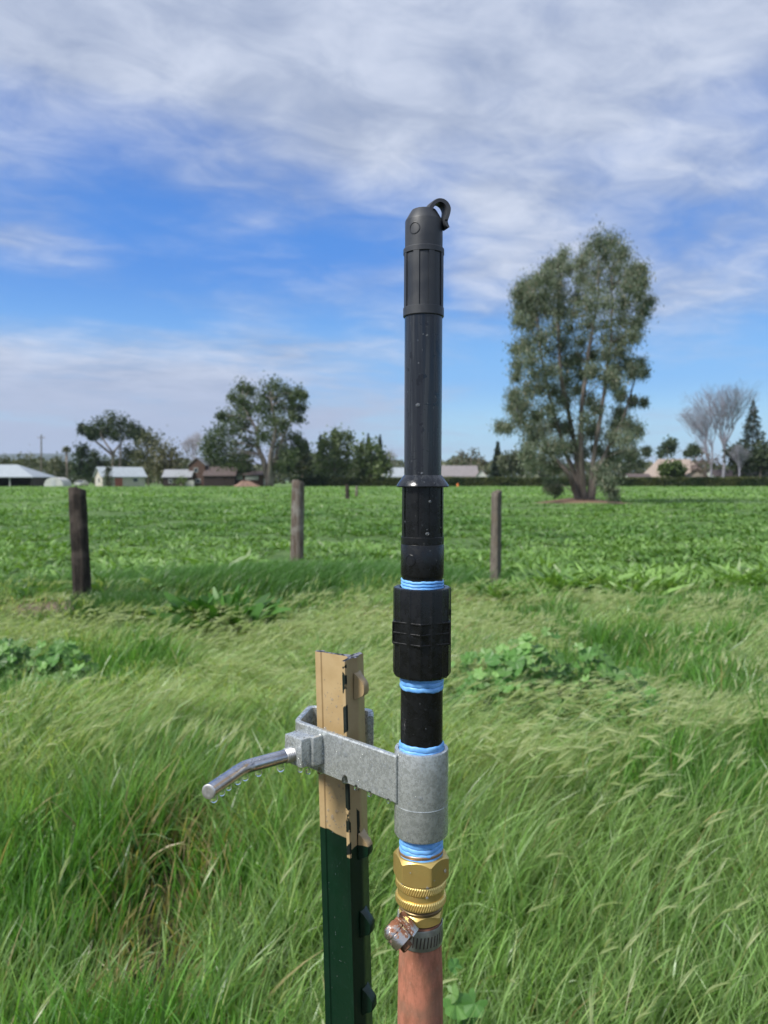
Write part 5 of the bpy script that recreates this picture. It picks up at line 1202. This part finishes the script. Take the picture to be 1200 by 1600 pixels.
pb = [onstem(x_, y_, r_) for x_, y_, r_ in ((519, 1093, .0011), (526, 1104, .0009), (529, 1088, .0008), (507, 1062, .0006), (520, 1281 - 4, .0017), (526, 1268, .0013), (513, 1266, .0010), (530, 1228, .0012), (536, 1232, .0010), (523, 1283, .0009), (511, 1283, .0009), (515, 1290, .0008), (520, 1300, .0007), (519, 1245, .0008), (529, 1124, .0007), (503, 1119, .0006))] + [onstem(rd.uniform(502, 536), rd.uniform(1060, 1130), rd.uniform(.0003, .0006)) for _ in range(26)] + [onstem(rd.uniform(506, 540), rd.uniform(1215, 1300), rd.uniform(.0003, .0007)) for _ in range(24)] + [onstem(rd.uniform(512, 545), rd.uniform(1330, 1600), rd.uniform(.0002, .0004)) for _ in range(30)]
beads_on('water_beads', pb, tp_thing)

# ---------------------------------------------------------------- brass hose connector
bt_ = thing('hose_connector', axp(1425), 'yellow brass hex connector with two knurled rings, between blue taped thread and hose', 'hose fitting')
def hexnut(y0, y1, R, name, m, ph, parent, inner, cham=2.6, bot=True):
    s = MB(); ap = R * math.cos(math.pi / 6); segs = 96
    def hr(a, R_): q = (a + ph) % (math.pi / 3) - math.pi / 6; return R_ * math.cos(math.pi / 6) / math.cos(q)
    rows = []
    zt, zb_ = zz_(y0), zz_(y1); e = rw(1, y0)
    def row(fn_): rows.append([AM @ Vector((fn_(a)[0] * math.cos(a), fn_(a)[0] * math.sin(a), fn_(a)[1])) for a in [2 * math.pi * k / segs for k in range(segs)]])
    sR = lambda v: rw(v, y0)
    drop = lambda a: (hr(a, R) - ap) / (R - ap) * cham
    if bot: row(lambda a: (sR(inner), zb_)); row(lambda a: (sR(ap * .97), zb_)); row(lambda a: (sR(hr(a, R)), zb_ + e * (.5 + drop(a))))
    else: row(lambda a: (sR(hr(a, R)), zb_))
    row(lambda a: (sR(hr(a, R)), zt - e * (.7 + drop(a)))); row(lambda a: (sR(ap * .985), zt)); row(lambda a: (sR(inner), zt + e * .2))
    V = [v for r_ in rows for v in r_]; Fc = []
    for i_ in range(len(rows) - 1):
        for k in range(segs): k2 = (k + 1) % segs; Fc.append((i_ * segs + k, i_ * segs + k2, (i_ + 1) * segs + k2, (i_ + 1) * segs + k))
    s.add(V, Fc); return s.build(name, m, parent, angle=24)
PH = math.pi / 2 + rad(42.7)
hexnut(1331, 1369, 44.5, 'hex_body', m_brass, PH, bt_, 33, 5.5)
def knurl(y0, y1, R, name):
    s = MB(); z0, z1 = zz_(y1), zz_(y0); nz = 14; pr = []; R_ = rw(R, y0)
    for i_ in range(nz + 1): pr.append((R_, z0 + (z1 - z0) * i_ / nz))
    ee = .00034
    def fr(a, r_, z):
        f = (z - z0) / (z1 - z0); edge = min(1, 6 * f, 6 * (1 - f)); return r_ - .0005 * (1 - edge) + ee * edge * math.sin(64 * a - (z - z0) * 1500) , z
    s.lathe([(R_ - .003, z0)] + pr + [(R_ - .003, z1)], 396, AM, 0, lambda a, r_, z: fr(a, r_, z) if r_ > R_ - .001 else (r_, z)); return s.build(name, m_brassk, bt_, smooth=True, angle=50)
s = MB(); s.lathe(prof((34, 1407), (36.4, 1406), (36.4, 1367), (34, 1366)), 72, AM); s.build('sleeve', m_brass, bt_, angle=30)
knurl(1369.5, 1382, 39.0, 'knurled_ring'); knurl(1393, 1406, 39.0, 'knurled_ring')
s = MB(); s.lathe(prof((28, 1419), (31, 1418), (33.4, 1416), (34.2, 1412), (32.6, 1410.5), (34.4, 1408.5), (34, 1405)), 72, AM); s.build('neck', m_brassd, bt_, angle=40)
hexnut(1416, 1432, 38.0, 'hex_tail', m_brass, PH + rad(30), bt_, 30, 4.0)
bts = [onaxis(667 - 1, 1366, 41, .0014), onaxis(694, 1350, 42, .0014), onaxis(627, 1366, 41, .0010), onaxis(676, 1357, 41, .0007), onaxis(665, 1381, 41, .0009), onaxis(640, 1345, 41, .0005)]
beads_on('water_beads', bts, bt_)

# ---------------------------------------------------------------- hose and its clamp
m_hose, t, p = mat('faded red rubber', (.40, .13, .085), .75, 0, .25); co = objco(t)
mp = t.new('ShaderNodeMapping'); mp.inputs['Scale'].default_value = (1, 1, .35); t.put(mp.inputs[0], co)
n = t.noise(mp.outputs[0], 140, 6, .75); nb = t.noise(co, 45, 4, .65); nf = t.noise(co, 420, 5, .7)
c = t.mix(t.ramp(n, .36, .64), (.47, .185, .115), (.27, .115, .068)); c = t.mix(t.ramp(nb, .42, .68, 0, .6), c, (.24, .145, .095)); c = t.mix(t.ramp(nf, .58, .72, 0, .35), c, (.52, .30, .22)); c = t.mix(t.ramp(nf, .28, .40, .5, 0), c, (.10, .05, .035))
t.put(p.inputs['Base Color'], c); bump(t, p, nf, .25, .0006)
hz = A0.copy(); hose = thing('garden_hose', (axp(1500).x, YA, gz(0, .5)), 'faded red rubber garden hose rising from the grass to the brass connector', 'hose')
pt_ = [axp(y) for y in (1434, 1450, 1470, 1490, 1520, 1560, 1600)]; rr2 = [rw(31.5, 1434), rw(33.2, 1450), rw(32.6, 1470), rw(33.6, 1492), rw(34.8, 1520), rw(35.3, 1560), rw(35.5, 1600)]
dn = (pt_[-1] - pt_[-2]).normalized(); q = pt_[-1].copy(); pt_ += [q + dn * .1, q + dn * .3, q + dn * .55]; zg = gz(0, .5) + .02
q = pt_[-1]; pt_ += [Vector((q.x - .02, q.y - .02, max(zg, q.z - .20))), Vector((q.x - .07, q.y - .08, zg)), Vector((q.x - .25, q.y - .20, zg)), Vector((q.x - .6, q.y - .3, zg))]
def cat_(P4, R4, st_=6):
    o = []; rr = []
    for i_ in range(len(P4) - 1):
        p0 = P4[max(i_ - 1, 0)]; p1 = P4[i_]; p2 = P4[i_ + 1]; p3 = P4[min(i_ + 2, len(P4) - 1)]
        for j in range(st_): f = j / st_; o.append(.5 * ((2 * p1) + (p2 - p0) * f + (2 * p0 - 5 * p1 + 4 * p2 - p3) * f * f + (3 * p1 - p0 - 3 * p2 + p3) * f ** 3)); rr.append(R4[i_] * (1 - f) + R4[i_ + 1] * f)
    o.append(P4[-1]); rr.append(R4[-1]); return o, rr
rr2 += [rr2[-1]] * (len(pt_) - len(rr2)); po, ro = cat_(pt_, rr2); s = MB(); s.tube(po, ro, 48); s.build('tube', m_hose, hose, smooth=True, angle=50)
clampc = axp(1456); clamp = thing('hose_clamp', clampc, 'steel worm-drive hose clamp with rusty screw housing round the red hose top', 'hose clamp')
m_clband = noisy('dull clamp steel', (.30, .31, .32), (.50, .51, .52), 160, .38, metal=.9, bs=.1, bd=.0004)
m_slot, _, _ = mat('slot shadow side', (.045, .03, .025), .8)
s = MB(); s.lathe(prof((33.2, 1468), (34.2, 1467.6), (34.6, 1466), (34.6, 1438), (34.2, 1436.4), (33.2, 1436.2)), 80, AM)
R_ = rw(34.72, 1454); zc = zz_(1454); hh = rw(8.5, 1454)
for k in range(30):
    a = -math.pi / 2 - .05 + (k - 5) * .165
    if k > 20 and k < 38: pass
    V = []
    for (da, dz_) in ((-.030, -hh), (.030, -hh), (.030, hh), (-.030, hh)):
        aa = a + da + dz_ / hh * .03; V.append(AM @ Vector((R_ * math.cos(aa), R_ * math.sin(aa), zc + dz_)))
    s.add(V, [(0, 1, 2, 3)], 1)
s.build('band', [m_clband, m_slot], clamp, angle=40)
m_rust, t, p = mat('rusty plated steel', (.55, .5, .45), .35, .7, .5); co = objco(t); n = t.noise(co, 170, 6, .7, .3); nn = t.noise(co, 60, 3, .6); ox, oy, oz = t.sep(co)
g = t.math('ADD', n, t.math('MULTIPLY', t.math('ADD', oz, -.0165), 16.0)); r_ = t.ramp(g, .52, .58)
c = t.mix(r_, (.62, .56, .50), (.24, .095, .045)); c = t.mix(t.math('MULTIPLY', t.ramp(n, .60, .66), r_), c, (.62, .50, .40)); t.put(p.inputs['Base Color'], c); t.put(p.inputs['Metallic'], t.math('SUBTRACT', .95, t.math('MULTIPLY', r_, .9))); t.put(p.inputs['Roughness'], t.math('ADD', .24, t.math('MULTIPLY', r_, .5))); bump(t, p, n, .4, .001)
h0 = P(609, 1447, .472); h1 = P(631, 1474, .468); hd = (h1 - h0).normalized(); M3 = Matrix.Translation(h0) @ hd.to_track_quat('Z', 'Y').to_matrix().to_4x4(); HL = (h1 - h0).length
RH = .0062
def hfr(a, r_, z): return r_ * (1 + .05 * math.sin(2 * a + 1)), z
s = MB(); s.lathe([(.0001, -.0010), (RH * .55, -.0012), (RH * .72, -.0006), (RH * .80, .0006), (RH * .98, .0014), (RH * 1.04, .0022), (RH * 1.04, HL * .36), (RH * .94, HL * .38), (RH * .94, HL * .42), (RH * 1.06, HL * .44), (RH * 1.08, HL * .78), (RH * 1.0, HL * .98), (RH * .8, HL * 1.02), (.0001, HL * 1.02)], 32, M3, 0, hfr); hs_ = s.build('screw_housing', m_rust, clamp, angle=40)
sidev = hd.cross(Vector((0, -1, 0))).normalized()
s = MB(); s.box((h0 + h1) / 2 + Vector((.0055, .0075, .001)), (.010, .007, .015), hd.to_track_quat('Z', 'Y').to_matrix().to_4x4(), 0, .0012); s.build('saddle', m_rust, hs_, angle=40)
M4 = Matrix.Translation(h1) @ hd.to_track_quat('Z', 'Y').to_matrix().to_4x4(); rs_ = .0037
def h6(a, r_, z): q_ = a % (math.pi / 3) - math.pi / 6; return (r_ * .9 / math.cos(q_) if r_ > .002 else r_), z
m_rustd = noisy('dark rust', (.10, .045, .022), (.26, .13, .065), 300, .65, metal=.4, bs=.3, bd=.0006)
s = MB(); s.lathe([(rs_ * .8, -.0005), (rs_, .0004), (rs_, .0034), (rs_ * .85, .0040), (rs_ * .45, .0040), (.0012, .0026), (.0001, .0026)], 36, M4, 0, h6); sc_ = s.build('hex_screw', m_rustd, clamp, angle=35)
s = MB(); tl = P(621.5, 1435, .478); s.box(tl, (.0009, .006, .0095), Matrix.Rotation(rad(8), 4, 'Y'), 0, .0003); s.build('band_tail', m_galv, clamp)
